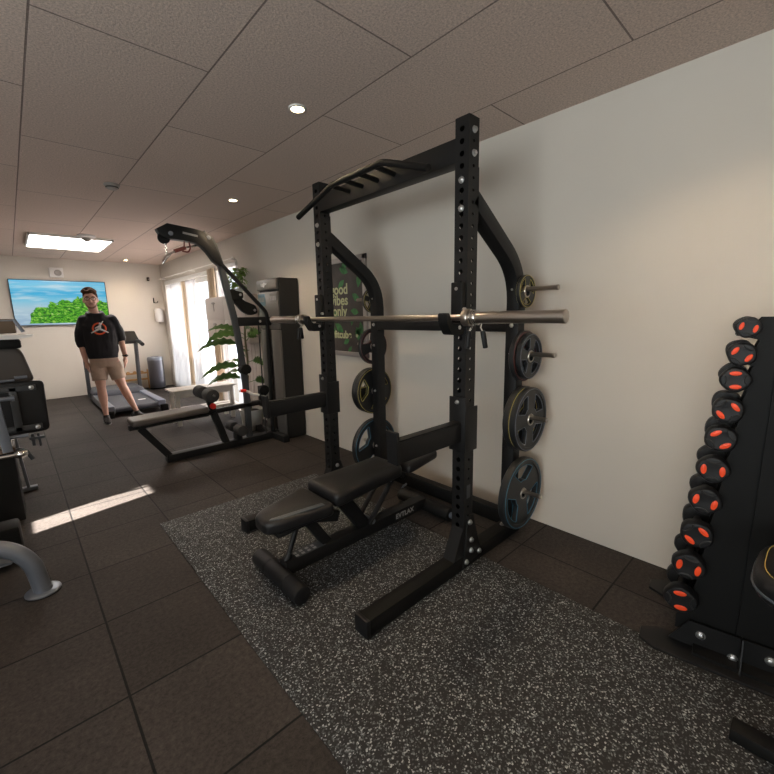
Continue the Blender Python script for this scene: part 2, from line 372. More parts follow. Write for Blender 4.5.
def cyl(bm, p0, p1, r, n=20, bev=0.0):
    L = (Vector(p1)-Vector(p0)).length; b = min(bev, r*0.5, L*0.4)
    prof = [(0, r-b), (b*0.3, r-b*0.3), (b, r), (L-b, r), (L-b*0.3, r-b*0.3), (L, r-b)] if b > 0 else [(0, r), (L, r)]
    return lathe(bm, prof, p0, Vector(p1)-Vector(p0), n)
def prism(bm, outline, d, off, frame=None):
    """outline 2d points (x,z) extruded along y from off to off+d; frame maps (a,b,c)->world"""
    f = frame or (lambda a, b, c: Vector((a, b, c)))
    A = [bm.verts.new(f(x, off, z)) for x, z in outline]; Bq = [bm.verts.new(f(x, off+d, z)) for x, z in outline]
    n = len(A); bm.faces.new(A); bm.faces.new(list(reversed(Bq)))
    for i in range(n): bm.faces.new((A[i], Bq[i], Bq[(i+1) % n], A[(i+1) % n]))
    bmesh.ops.recalc_face_normals(bm, faces=bm.faces); return bm
def bevel_all(bm, off, seg=2, ang=30):
    es = [e for e in bm.edges if len(e.link_faces) == 2 and e.calc_face_angle(0) > math.radians(ang)]
    bmesh.ops.bevel(bm, geom=es, offset=off, segments=seg, affect='EDGES', profile=0.5, clamp_overlap=True); return bm
def pad(bm, outline, th, frame, edge=0.02, seg=4, crown=0.0):
    """cushion: outline 2d (a,b) thickened along c with a rounded edge; frame(a,b,c)"""
    n = len(outline); cx = sum(p[0] for p in outline)/n; cy = sum(p[1] for p in outline)/n
    nr = []
    for i in range(n):
        p0, p1, p2 = outline[i-1], outline[i], outline[(i+1) % n]
        t = Vector((p2[0]-p0[0], p2[1]-p0[1])).normalized(); nv = Vector((t.y, -t.x))
        if nv.dot(Vector((p1[0]-cx, p1[1]-cy))) < 0: nv = -nv
        nr.append(nv)
    rings = []
    prof = []
    for k in range(seg+1): a = PI/2*k/seg; prof.append((-edge+edge*math.sin(a), edge-edge*math.cos(a)))
    for k in range(seg+1): a = PI/2*(1-k/seg); prof.append((-edge+edge*math.sin(a), th-edge+edge*math.cos(a)))
    for ins, h in prof:
        rings.append([bm.verts.new(frame(outline[i][0]+nr[i].x*ins, outline[i][1]+nr[i].y*ins, h)) for i in range(n)])
    for A, Bq in zip(rings, rings[1:]):
        for i in range(n): bm.faces.new((A[i], A[(i+1) % n], Bq[(i+1) % n], Bq[i]))
    bm.faces.new(list(reversed(rings[0])))
    top = rings[-1]; e = edge
    for s_, hh in ((0.75, 0.5), (0.4, 0.9)):
        new = []
        for i in range(n):
            a = cx+(outline[i][0]-nr[i].x*e-cx)*s_; b = cy+(outline[i][1]-nr[i].y*e-cy)*s_
            new.append(bm.verts.new(frame(a, b, th+crown*hh)))
        for i in range(n): bm.faces.new((top[i], top[(i+1) % n], new[(i+1) % n], new[i]))
        top = new
    c = bm.verts.new(frame(cx, cy, th+crown))
    for i in range(n): bm.faces.new((top[i], top[(i+1) % n], c))
    bmesh.ops.recalc_face_normals(bm, faces=bm.faces); return bm
def roundpoly(pts, r, n=5):
    """2d polygon with rounded corners, evenly subdivided"""
    out = []; N = len(pts)
    for i in range(N):
        a, b, c = Vector(pts[i-1]), Vector(pts[i]), Vector(pts[(i+1) % N])
        k = min(r, (a-b).length*0.45, (c-b).length*0.45); p = b+(a-b).normalized()*k; q = b+(c-b).normalized()*k
        for j in range(n+1):
            t = j/n; v = p*(1-t)**2+b*2*t*(1-t)+q*t*t; out.append((v.x, v.y))
    return out
def flat(loops, extrude=0.0, bevel=0.0):
    """2d filled shape with holes -> mesh in XY, thickness 2*extrude"""
    cu = bpy.data.curves.new('shape', 'CURVE'); cu.dimensions = '2D'; cu.fill_mode = 'BOTH'; cu.extrude = extrude; cu.bevel_depth = bevel; cu.bevel_resolution = 1
    for lp in loops:
        s = cu.splines.new('POLY'); s.points.add(len(lp)-1)
        for i, p in enumerate(lp): s.points[i].co = (p[0], p[1], 0, 1)
        s.use_cyclic_u = True
    o = bpy.data.objects.new('shape', cu); C.objects.link(o)
    dg = bpy.context.evaluated_depsgraph_get(); me = bpy.data.meshes.new_from_object(o.evaluated_get(dg), depsgraph=dg)
    bpy.data.objects.remove(o); bpy.data.curves.remove(cu); return me
def textmesh(s, size, extrude=0.0008, align='CENTER', shear=0.0, off=0.0):
    cu = bpy.data.curves.new('lettering', 'FONT'); cu.body = s; cu.size = size; cu.extrude = extrude; cu.align_x = align; cu.align_y = 'CENTER'; cu.shear = shear; cu.offset = off
    o = bpy.data.objects.new('lettering', cu); C.objects.link(o)
    dg = bpy.context.evaluated_depsgraph_get(); me = bpy.data.meshes.new_from_object(o.evaluated_get(dg), depsgraph=dg)
    bpy.data.objects.remove(o); bpy.data.curves.remove(cu); return me
def place(me, origin, xa, ya, za=None):
    xa = Vector(xa).normalized(); ya = Vector(ya).normalized(); za = xa.cross(ya)
    me.transform(Matrix(((xa.x, ya.x, za.x, origin[0]), (xa.y, ya.y, za.y, origin[1]), (xa.z, ya.z, za.z, origin[2]), (0, 0, 0, 1)))); return me
def addmesh(bm, me):
    bm.from_mesh(me); return bm
def ell(cx, cy, rx, ry, n=24, rot=0.0):
    return [(cx+rx*math.cos(t)*math.cos(rot)-ry*math.sin(t)*math.sin(rot), cy+rx*math.cos(t)*math.sin(rot)+ry*math.sin(t)*math.cos(rot)) for t in [2*PI*i/n for i in range(n)]]
def holed_tube(bm, x0, x1, y0, y1, z0, z1, zs, rbig, rsmall):
    """vertical square tube with rows of real round holes; big holes on the +-X faces, small on the +-Y faces"""
    n = 12
    zs = sorted(zs); cuts = [z0]+[(a+b)/2 for a, b in zip(zs, zs[1:])]+[z1]
    def face(fr, w, r):
        for k, zc in enumerate(zs):
            za, zb = cuts[k], cuts[k+1]; outer = []; inner = []; deep = []
            for i in range(n):
                a = 2*PI*(i+0.5)/n; c, s = math.cos(a), math.sin(a)
                t = min((w/2)/abs(c), ((zb-zc) if s > 0 else (zc-za))/abs(s))
                outer.append((c*t, zc+s*t)); inner.append((c*r, zc+s*r))
            # add the cell corners
            ov = [bm.verts.new(fr(a, 0, b)) for a, b in outer]; iv = [bm.verts.new(fr(a, 0, b)) for a, b in inner]; dv = [bm.verts.new(fr(a, 0.004, b)) for a, b in inner]
            for i in range(n):
                j = (i+1) % n
                p, q = outer[i], outer[j]
                corner = None
                if abs(abs(p[0])-w/2) < 1e-6 and abs(abs(q[0])-w/2) > 1e-6 or abs(abs(q[0])-w/2) < 1e-6 and abs(abs(p[0])-w/2) > 1e-6:
                    cxx = (w/2 if (p[0]+q[0]) > 0 else -w/2); czz = zb if (p[1]+q[1])/2 > zc else za
                    corner = bm.verts.new(fr(cxx, 0, czz))
                if corner: bm.faces.new((ov[i], corner, ov[j], iv[j], iv[i]))
                else: bm.faces.new((ov[i], ov[j], iv[j], iv[i]))
                bm.faces.new((iv[i], iv[j], dv[j], dv[i]))
    xc, yc, wx, wy = (x0+x1)/2, (y0+y1)/2, x1-x0, y1-y0
    face(lambda a, d, z: Vector((x0+d, yc+a, z)), wy, rbig); face(lambda a, d, z: Vector((x1-d, yc+a, z)), wy, rbig)
    face(lambda a, d, z: Vector((xc+a, y0+d, z)), wx, rsmall); face(lambda a, d, z: Vector((xc+a, y1-d, z)), wx, rsmall)
    for z in (z0, z1): bm.faces.new([bm.verts.new((x, y, z)) for x, y in ((x0, y0), (x1, y0), (x1, y1), (x0, y1))])
    bmesh.ops.remove_doubles(bm, verts=bm.verts, dist=1e-5); bmesh.ops.recalc_face_normals(bm, faces=bm.faces); return bm
def bolt(parent, p, d, r=0.011):
    bm = B(); lathe(bm, [(0, r*1.35), (0.003, r*1.35), (0.003, r)], p, d, 16); lathe(bm, [(0.003, r), (0.011, r), (0.013, r*0.7)], p, d, 6)
    return obj('bolt', bm, 'zinc', parent, label='zinc bolt')

XW, YF, ZC = 2.34, 9.10, 2.40
XL, YB = -2.6, -2.2
# ================================================================ ROOM
bm = B(); box(bm, XL-0.2, XW+0.2, YB-0.2, YF+0.2, -0.12, 0); struct('floor', bm, 'floor', smooth=False)
bm = B(); box(bm, XL-0.2, XW+0.2, YB-0.2, YF+0.2, ZC, ZC+0.12); struct('ceiling', bm, 'ceiling', smooth=False)
def wall_holes(name, axis, pos, th, a0, a1, holes):
    """wall slab at axis coordinate pos..pos+th running a0..a1, with rectangular openings (a,b,z0,z1)"""
    bm = B(); cuts = sorted({a0, a1, *[h[0] for h in holes], *[h[1] for h in holes]})
    def bx(a, b, z0, z1):
        if z1-z0 < 1e-4: return
        if axis == 'x': box(bm, pos, pos+th, a, b, z0, z1)
        else: box(bm, a, b, pos, pos+th, z0, z1)
    for a, b in zip(cuts, cuts[1:]):
        h = [q for q in holes if q[0] <= a+1e-6 and q[1] >= b-1e-6]
        if not h: bx(a, b, 0, ZC)
        else:
            z = 0
            for q in sorted(h, key=lambda q: q[2]): bx(a, b, z, q[2]); z = q[3]
            bx(a, b, z, ZC)
    bmesh.ops.remove_doubles(bm, verts=bm.verts, dist=1e-5)
    return struct(name, bm, 'wall', smooth=False)
wall_holes('wall_right', 'x', XW, 0.2, YB, YF, [(6.42, 8.85, 0.0, 2.06), (5.42, 6.24, 0.0, 2.08)])
wall_holes('wall_far', 'y', YF, 0.2, XL, XW+0.2, [])
wall_holes('wall_rear', 'y', YB-0.2, 0.2, XL, XW+0.2, [])
# left wall: unseen openings added for the fill window and the sun strip
SY = 3.36-0.25/0.96*2.6
wall_holes('wall_left', 'x', XL-0.05, 0.05, YB, YF, [(-1.5, 1.1, 0.3, 2.15), (2.78, 3.0, 1.59, 2.065)])

# garden door in the right wall
D = struct('door_1', (lambda bm: (box(bm, XW-0.015, XW+0.12, 8.78, 8.85, 0, 2.06, 0.006), box(bm, XW-0.015, XW+0.12, 6.42, 6.49, 0, 2.06, 0.006), box(bm, XW-0.015, XW+0.12, 6.42, 8.85, 1.99, 2.06, 0.006), box(bm, XW-0.01, XW+0.12, 6.42, 8.85, 0, 0.03))[0])(B()), 'white_trim')
for a, b in ((7.58, 8.78), (6.49, 7.58)):
    bm = B(); t = 0.075
    box(bm, XW+0.03, XW+0.08, a, a+t, 0.03, 1.99, 0.004); box(bm, XW+0.03, XW+0.08, b-t, b, 0.03, 1.99, 0.004)
    box(bm, XW+0.03, XW+0.08, a+t, b-t, 1.99-t, 1.99, 0.004); box(bm, XW+0.03, XW+0.08, a+t, b-t, 0.03, 0.03+t*1.3, 0.004)
    lf = obj('door_leaf', bm, 'white_trim', D)
    bm = B(); box(bm, XW+0.052, XW+0.058, a+t, b-t, 0.03+t*1.3, 1.99-t); obj('pane', bm, 'glass', lf, smooth=False)
bm = B(); tube(bm, smoothpath([(XW+0.03, 7.62, 1.02), (XW-0.02, 7.62, 1.02), (XW-0.02, 7.73, 1.02)], 0.015), 0.009, 10); obj('handle', bm, 'chrome', D)
W1 = struct('window_1', (lambda bm: (box(bm, XW-0.01, XW+0.12, 6.18, 6.24, 0, 2.08, 0.005), box(bm, XW-0.01, XW+0.12, 5.42, 5.48, 0, 2.08, 0.005), box(bm, XW-0.01, XW+0.12, 5.42, 6.24, 2.02, 2.08, 0.005), box(bm, XW-0.01, XW+0.12, 5.42, 6.24, 0, 0.05))[0])(B()), 'white_trim')
bm = B(); box(bm, XW+0.06, XW+0.066, 5.48, 6.18, 0.05, 2.02); obj('pane', bm, 'glass', W1, smooth=False)
# unseen window added behind the camera for the general fill light
W2 = struct('added_fill_window', (lambda bm: (box(bm, XL-0.06, XL+0.02, -1.5, -1.44, 0.3, 2.15), box(bm, XL-0.06, XL+0.02, 1.04, 1.1, 0.3, 2.15), box(bm, XL-0.06, XL+0.02, -0.23, -0.17, 0.3, 2.15), box(bm, XL-0.06, XL+0.02, -1.5, 1.1, 2.09, 2.15), box(bm, XL-0.08, XL+0.06, -1.52, 1.12, 0.27, 0.31))[0])(B()), 'white_trim')

bm = B(); box(bm, XL-3.4, XL-0.05, -3.2, 1.9, 2.25, 2.33); struct('roof', bm, 'facade', smooth=False)  # unseen slab added outside to keep the sun out of the fill window
# outside beyond the garden door
bm = B(); box(bm, XW+0.2, 14, -2, 20, -0.3, -0.05); o = struct('ground', bm, 'patio', smooth=False)
bld = thing('house', 'white rendered house seen bright through the glass door', 'house', (9.5, 10.5, 0))
bm = B(); box(bm, 9.5, 13, 4, 15, -0.05, 5.0); obj('wall', bm, 'facade', bld, smooth=False)
bm = B(); box(bm, 9.3, 13.2, 3.8, 15.2, 5.0, 5.3); obj('roof', bm, 'plastic_grey', bld, smooth=False)
for yy in (6.2, 9.8, 13.0):
    for zz in (0.9, 3.2):
        bm = B(); box(bm, 9.46, 9.5, yy-0.4, yy+0.4, zz, zz+1.1); obj('window', bm, 'window_dark', bld, smooth=False)
fn = thing('garden_fence', 'pale blue-grey garden fence seen through the right glass leaf', 'fence', (5.2, 13.2, 0))
for i in range(15):
    bm = B(); box(bm, 5.18, 5.21, 8.0+i*0.5, 8.46+i*0.5, -0.05, 1.3, 0.004); obj('board', bm, 'blue_grey', fn)
bm = B(); box(bm, 5.21, 5.25, 8.0, 15.46, 0.25, 0.33); box(bm, 5.21, 5.25, 8.0, 15.46, 0.95, 1.03); obj('rail', bm, 'blue_grey', fn)

# curtains
def curtain(name, y0, y1, z0, z1, x, m, label, waves, amp=0.022, group=None):
    bm = B(); n = int(waves*10); rows = 14; V = []
    for k in range(rows+1):
        z = z0+(z1-z0)*k/rows; row = []
        for i in range(n+1):
            t = i/n; a = amp*(0.75+0.35*math.sin(1.7*k/rows+i*0.11))
            row.append(bm.verts.new((x+a*math.sin(t*waves*2*PI+0.25*math.sin(k*0.5)), y0+(y1-y0)*t+0.006*math.sin(k*0.8+i), z)))
        V.append(row)
    for k in range(rows):
        for i in range(n): bm.faces.new((V[k][i], V[k][i+1], V[k+1][i+1], V[k+1][i]))
    o = obj(name, bm, m, angle=80); tag(o, label, 'curtain', group); return o
curtain('curtain', 7.72, 8.62, 0.03, 1.97, 2.285, 'sheer', 'sheer white curtain hanging at the far leaf of the garden door', 9)
curtain('curtain', 7.02, 7.42, 0.03, 1.97, 2.285, 'sheer', 'narrow gathered sheer curtain in the middle of the garden door', 6)
curtain('curtain', 7.47, 7.66, 0.03, 1.97, 2.275, 'cream_curtain', 'gathered golden cream curtain between the two sheer curtains', 4, 0.02)
curtain('curtain', 6.16, 6.41, 0.03, 2.06, 2.285, 'cream_curtain', 'cream pink curtain on the wall strip right of the garden door', 4, 0.02)
curtain('curtain', 5.86, 5.98, 0.03, 2.0, 2.285, 'sheer', 'slim pale blue-white curtain in the narrow window behind the machine post', 3, 0.015)
bm = B(); cyl(bm, (2.24, 5.35, 2.10), (2.24, 8.9, 2.10), 0.006, 12); lathe(bm, [(0, 0.006), (0.01, 0.015), (0.03, 0.015), (0.04, 0.006)], (2.24, 5.35, 2.10), (0, -1, 0), 14)
for y in (5.45, 7.1, 8.8): cyl(bm, (2.24, y, 2.10), (XW, y, 2.10), 0.007, 8)
tag(obj('curtain_rod', bm, 'white_trim'), 'thin white curtain rod running above the garden door', 'curtain rod')

# ================================================================ CEILING FIXTURES
t = thing('ceiling_light', 'bright white rectangular light panel on the ceiling before the television', 'ceiling light', (0.74, 6.95, ZC))
bm = B(); q = [(0.32, 6.67), (1.16, 6.52), (1.2, 7.38), (0.35, 7.9)]
x0, x1, y0, y1 = 0.31, 1.18, 6.62, 7.72
box(bm, x0, x1, y0, y0+0.02, ZC-0.03, ZC); box(bm, x0, x1, y1-0.02, y1, ZC-0.03, ZC); box(bm, x0, x0+0.02, y0, y1, ZC-0.03, ZC); box(bm, x1-0.02, x1, y0, y1, ZC-0.03, ZC)
obj('frame', bm, 'white_trim', t, smooth=False)
bm = B(); box(bm, x0+0.02, x1-0.02, y0+0.02, y1-0.02, ZC-0.024, ZC-0.012); obj('diffuser', bm, 'glow', t, smooth=False)
def spot(x, y, label, energy):
    t = thing('downlight', label, 'downlight', (x, y, ZC), group='ceiling downlights')
    bm = B(); lathe(bm, [(0.0, 0.046), (0.006, 0.044), (0.008, 0.034), (0.0, 0.032)], (x, y, ZC), (0, 0, -1), 24, cap=False); obj('trim_ring', bm, 'white_trim', t)
    bm = B(); lathe(bm, [(0.001, 0.032), (0.003, 0.031), (0.004, 0)], (x, y, ZC), (0, 0, -1), 20); obj('lamp', bm, 'spot', t)
    l = bpy.data.lights.new('downlight_glow', 'SPOT'); l.energy = energy; l.color = (1, 0.76, 0.50); l.spot_size = math.radians(125); l.spot_blend = 0.9; l.shadow_soft_size = 0.06
    o = bpy.data.objects.new('downlight_glow', l); C.objects.link(o); o.parent = t; o.location = (0, 0, -0.012)
spot(1.66, 3.83, 'small warm recessed downlight in the ceiling above the pulley machine', 40)
spot(1.69, 8.66, 'small warm recessed downlight in the ceiling near the far wall', 22)
spot(1.66, 0.30, 'added warm downlight in the ceiling between the rack and the dumbbell tower', 34)  # lamp added to wash the right wall with light
spot(0.60, -1.2, 'added warm downlight in the ceiling behind the viewpoint', 46)  # out-of-view lamp added for general light
spot(1.25, 2.0, 'recessed warm downlight in the ceiling above the pull-up bar', 44)
spot(-0.9, 2.9, 'added warm downlight in the ceiling above the leg machine', 22)  # extra lamp added to raise the general room light
t = thing('smoke_detector', 'round white smoke detector on a ceiling panel seam', 'smoke detector', (0.75, 4.0, ZC))
bm = B(); lathe(bm, [(0, 0.055), (0.012, 0.055), (0.016, 0.045), (0.022, 0.043), (0.038, 0.03), (0.042, 0)], (0.75, 4.0, ZC), (0, 0, -1), 28); obj('body', bm, 'plastic_grey', t)
bm = B(); lathe(bm, [(0.02, 0.0445), (0.024, 0.046), (0.028, 0.042)], (0.75, 4.0, ZC), (0, 0, -1), 28, cap=False); obj('vent_ring', bm, 'rubber', t)
t = thing('motion_sensor', 'small dome motion sensor at the near edge of the light panel', 'sensor', (0.87, 6.5, ZC))
bm = B(); lathe(bm, [(0, 0.10), (0.02, 0.10), (0.03, 0.085)], (0.87, 6.5, ZC), (0, 0, -1), 28); obj('base', bm, 'plastic_white', t)
bm = B(); lathe(bm, [(0.03, 0.055), (0.055, 0.045), (0.075, 0.022), (0.08, 0)], (0.87, 6.5, ZC), (0, 0, -1), 24); obj('lens', bm, 'plastic_grey', t)

# ================================================================ FAR WALL
t = thing('television', 'large flat television showing a green tropical island under blue sky', 'television', (0.735, YF, 1.28))
bm = B(); box(bm, 0.08, 1.39, YF-0.055, YF-0.015, 1.275, 2.03, 0.005); box(bm, 0.4, 1.05, YF-0.016, YF-0.002, 1.4, 1.85); obj('casing', bm, 'frame_dark', t)
bm = B(); box(bm, 0.09, 1.38, YF-0.058, YF-0.054, 1.285, 2.02); obj('screen', bm, 'tv', t, smooth=False)
t = thing('wall_speaker', 'small square white speaker on the wall above the television', 'speaker', (0.71, YF, 2.08))
bm = B(); box(bm, 0.62, 0.81, YF-0.07, YF, 2.08, 2.24, 0.008); obj('housing', bm, 'plastic_white', t)
bm = B(); lathe(bm, [(0, 0.052), (0.006, 0.05), (0.008, 0.04), (0.003, 0.03), (0.003, 0)], (0.735, YF-0.07, 2.155), (0, -1, 0), 24); obj('cone', bm, 'plastic_grey', t)
t = thing('wall_sensor', 'tiny black sensor high on the far wall by the corner', 'sensor', (2.10, YF, 2.10))
bm = B(); box(bm, 2.085, 2.125, YF-0.05, YF, 2.08, 2.15, 0.01); obj('body', bm, 'frame_dark', t); bm = B(); lathe(bm, [(0, 0.012), (0.008, 0.008), (0.01, 0)], (2.105, YF-0.05, 2.11), (0, -1, 0), 12); obj('lens', bm, 'plastic_grey', t)
t = thing('coat_hook', 'small black wall hook above the white towel dispenser', 'hook', (2.17, YF, 1.68))
bm = B(); box(bm, 2.155, 2.175, YF-0.008, YF, 1.66, 1.76, 0.003); tube(bm, smoothpath([(2.165, YF-0.005, 1.69), (2.165, YF-0.05, 1.66), (2.22, YF-0.05, 1.665), (2.225, YF-0.05, 1.70)], 0.02), 0.006, 8); obj('prong', bm, 'frame_dark', t)
t = thing('towel_dispenser', 'white cylindrical towel dispenser on the far wall above the bin', 'dispenser', (2.21, YF, 1.3))
bm = B(); lathe(bm, [(0, 0.066), (0.006, 0.072), (0.02, 0.075), (0.24, 0.075), (0.255, 0.07), (0.26, 0.055)], (2.21, YF-0.085, 1.29), (0, 0, 1), 28); box(bm, 2.17, 2.25, YF-0.03, YF, 1.31, 1.53); obj('housing', bm, 'plastic_white', t)
bm = B(); lathe(bm, [(0, 0.02), (0.03, 0.02)], (2.21, YF-0.085, 1.26), (0, 0, 1), 14); obj('outlet', bm, 'plastic_grey', t)
t = thing('waste_bin', 'dark grey cylindrical metal waste bin in the far corner', 'bin', (2.0, 8.82, 0))
bm = B(); lathe(bm, [(0, 0.125), (0.01, 0.135), (0.55, 0.135), (0.56, 0.13)], (2.0, 8.82, 0), (0, 0, 1), 36); obj('body', bm, 'binmetal', t)
bm = B(); lathe(bm, [(0.56, 0.137), (0.60, 0.137), (0.625, 0.12), (0.632, 0.07), (0.62, 0.065), (0.62, 0)], (2.0, 8.82, 0), (0, 0, 1), 36); obj('lid', bm, 'steel_grey', t)
bm = B(); lathe(bm, [(0.005, 0.137), (0.03, 0.138)], (2.0, 8.82, 0), (0, 0, 1), 36, cap=False); obj('base_ring', bm, 'frame_dark', t)
t = thing('wooden_rack', 'low honey-coloured wooden rack by the far wall behind the treadmill', 'rack', (1.72, 9.0, 0))
for z in (0.18, 0.30):
    bm = B(); box(bm, 1.45, 1.90, 8.97, 9.0, z, z+0.035, 0.004); obj('rail', bm, 'wood', t)
for x in (1.46, 1.87):
    bm = B(); box(bm, x, x+0.03, 8.94, 9.0, 0, 0.38, 0.004); obj('post', bm, 'wood', t)
bm = B()
for k, x in enumerate((1.55, 1.66, 1.78)): cyl(bm, (x, 8.95, 0.335), (x, 8.99, 0.335), 0.03, 14)
obj('peg', bm, 'wood', t)

# treadmill
t = thing('treadmill', 'dark treadmill with a tall console behind the standing person', 'treadmill', (1.22, 7.0, 0))
bm = B(); box(bm, 0.93, 1.47, 6.62, 8.05, 0.10, 0.135, 0.01); cyl(bm, (0.93, 6.62, 0.1), (1.47, 6.62, 0.1), 0.037, 20); cyl(bm, (0.93, 8.05, 0.1), (1.47, 8.05, 0.1), 0.037, 20); obj('belt', bm, 'belt', t)
for x0, x1 in ((0.83, 0.93), (1.47, 1.57)):
    bm = B(); box(bm, x0, x1, 6.57, 8.35, 0.05, 0.165, 0.015); obj('side_rail', bm, 'steel_grey' if x0 < 1 else 'blue_grey', t)
bm = B(); pad(bm, roundpoly([(0.83, 7.75), (1.57, 7.75), (1.57, 8.5), (0.83, 8.5)], 0.12), 0.19, lambda a, b, c: Vector((a, b, 0.03+c)), 0.07); obj('motor_hood', bm, 'belt', t)
for x in (0.86, 1.54):
    bm = B(); box(bm, x-0.05, x+0.05, 6.54, 6.64, 0, 0.10, 0.01); obj('foot', bm, 'frame_dark', t)
for x in (0.84, 1.58):
    bm = B(); bar(bm, (x, 8.25, 0.08), (x, 8.15, 1.0), 0.05, 0.085, (0, 1, 0)); obj('upright', bm, 'grey_frame', t)
bm = B(); prism(bm, [(8.32, 0.97), (7.98, 0.94), (7.98, 0.985), (8.15, 1.06), (8.3, 1.15), (8.36, 1.14)], 0.82, 0.80, lambda a, b, c: Vector((b, a, c))); bevel_all(bm, 0.02, 3); obj('console', bm, 'frame_dark', t)
bm = B(); prism(bm, roundpoly([(1.0, 0), (1.42, 0), (1.37, 0.15), (1.05, 0.15)], 0.04), 0.01, 0.0, lambda a, b, c: Vector((a, 8.135+c*0.75-b, 1.065+c*0.62+0.002))); obj('display', bm, 'blue_grey', t)
for x in (0.84, 1.58):
    bm = B(); tube(bm, smoothpath([(x, 8.15, 0.98), (x, 7.85, 0.98), (x, 7.66, 0.94)], 0.05), 0.032, 12); obj('handrail', bm, 'rubber', t)
bm = B(); box(bm, 1.30, 1.40, 7.0, 7.06, 0.1355, 0.137); obj('sticker', bm, 'white_print', t)

# ================================================================ WHITE BENCH
t = thing('wooden_bench', 'white painted wooden bench with lower shelf standing near the glass door', 'bench', (1.72, 5.6, 0))
bm = B()
box(bm, 1.36, 2.16, 5.36, 5.52, 0.435, 0.46, 0.004); box(bm, 1.36, 2.16, 5.53, 5.69, 0.435, 0.46, 0.004); obj('top', bm, 'white_wood', t)
for x in (1.40, 2.08):
    for y in (5.39, 5.62):
        bm = B(); box(bm, x, x+0.045, y, y+0.045, 0, 0.435, 0.003); obj('leg', bm, 'white_wood', t)
bm = B(); box(bm, 1.40, 2.12, 5.39, 5.415, 0.36, 0.435, 0.003); box(bm, 1.40, 2.12, 5.64, 5.665, 0.36, 0.435, 0.003); obj('apron', bm, 'white_wood', t)
bm = B(); box(bm, 1.38, 2.14, 5.40, 5.50, 0.17, 0.195, 0.003); box(bm, 1.38, 2.14, 5.55, 5.65, 0.17, 0.195, 0.003); obj('shelf', bm, 'white_wood', t)
# wall cupboard
t = thing('wall_cupboard', 'cream wall cupboard with four doors hung before the narrow window', 'cupboard', (2.2, 5.4, 1.0))
bm = B(); box(bm, 2.13, 2.275, 4.78, 6.14, 1.02, 1.62, 0.004); obj('body', bm, 'cupboard', t)
for a, b in ((5.47, 6.12), (4.80, 5.46)):
    for z0, z1 in ((1.04, 1.315), (1.325, 1.60)):
        bm = B(); box(bm, 2.115, 2.13, a, b, z0, z1, 0.004); dr = obj('door', bm, 'cupboard', t)
        bm = B(); ym = (a+b)/2; tube(bm, [(2.115, ym-0.05, z1-0.07), (2.105, ym-0.04, z1-0.055), (2.103, ym, z1-0.05), (2.105, ym+0.04, z1-0.055), (2.115, ym+0.05, z1-0.07)], 0.006, 8); box(bm, 2.108, 2.116, ym-0.006, ym+0.006, z1-0.17, z1-0.05)
        obj('handle', bm, 'plastic_grey', dr)
# slatted panel below
t = thing('slatted_panel', 'cream slatted wooden panel standing behind the tall leafy plant', 'panel', (2.30, 4.95, 0))
bm = B()
for i in range(8): box(bm, 2.285, 2.305, 4.56+i*0.105, 4.56+i*0.105+0.09, 0.02, 1.0, 0.004)
obj('slats', bm, 'cupboard', t)
bm = B()
for z in (0.12, 0.86): box(bm, 2.305, 2.33, 4.56, 5.385, z, z+0.07)
obj('batten', bm, 'cupboard', t)

# ================================================================ PLANTS
def leaf(bm, base, d, L, W, droop, lobes=0, n=8, up0=(0, 0, 1)):
    d = Vector(d).normalized(); side = d.cross(Vector(up0))
    if side.length < 0.1: side = Vector((1, 0, 0))
    side.normalize(); p = Vector(base); cur = d.copy(); rows = []
    for i in range(n+1):
        t = i/n; wd = W*(math.sin(PI*min(1, t*0.96+0.04))**0.7)*(1-0.35*t)
        if lobes and i % 2 == 1: wd *= 0.62
        nn = side.cross(cur).normalized()
        fold = nn*wd*0.22
        rows.append((bm.verts.new(p-side*wd+fold), bm.verts.new(p), bm.verts.new(p+side*wd+fold)))
        cur = (cur+Vector((0, 0, -droop/n))).normalized(); p = p+cur*L/n
    for A, Bq in zip(rows, rows[1:]):
        bm.faces.new((A[0], A[1], Bq[1], Bq[0])); bm.faces.new((A[1], A[2], Bq[2], Bq[1]))
def thicken(o, th=0.0012):
    md = o.modifiers.new('thickness', 'SOLIDIFY'); md.thickness = th
t = thing('potted_plant', 'tall potted plant with long drooping split leaves behind the pulley machine', 'plant', (2.02, 4.62, 0))
bm = B(); lathe(bm, [(0, 0.10), (0.02, 0.11), (0.24, 0.135), (0.25, 0.14), (0.25, 0.125), (0.22, 0.12), (0.22, 0.0)], (2.02, 4.62, 0), (0, 0, 1), 28); obj('pot', bm, 'pot', t)
bm = B(); lathe(bm, [(0.215, 0.12), (0.235, 0.08), (0.238, 0)], (2.02, 4.62, 0), (0, 0, 1), 20); obj('soil', bm, 'soil', t)
trunk = [(2.02, 4.62, 0.22), (2.0, 4.63, 0.5), (2.03, 4.64, 0.8), (2.01, 4.62, 1.1), (2.02, 4.62, 1.25)]
bm = B(); tube(bm, smoothpath(trunk, 0.1), 0.012, 10); obj('stem', bm, 'stem', t)
R_ = random.Random(3)
lv = [(-1, 0.25, 0.45, 1.05, .42), (-1, -0.2, 0.5, 1.15, .40), (-0.9, 0.1, 0.35, 0.78, .42), (-1, 0.3, 0.55, 0.62, .36), (-0.4, -0.9, 0.6, 0.75, .30), (0.6, 0.3, 0.5, 1.1, .25), (0.4, -0.8, 0.6, 1.15, .3), (0.5, -0.9, 0.35, 0.85, .3), (0.3, 0.8, 0.4, 0.95, .3),
      (0.6, -0.7, 0.3, 0.6, .26), (-0.6, -0.8, 0.5, 0.92, .34), (-0.8, 0.6, 0.6, 1.2, .36), (-0.2, -1, 0.7, 1.22, .3), (-0.3, 0.9, 0.5, 0.80, .30), (-0.5, 0.9, 0.35, 0.7, .3)]
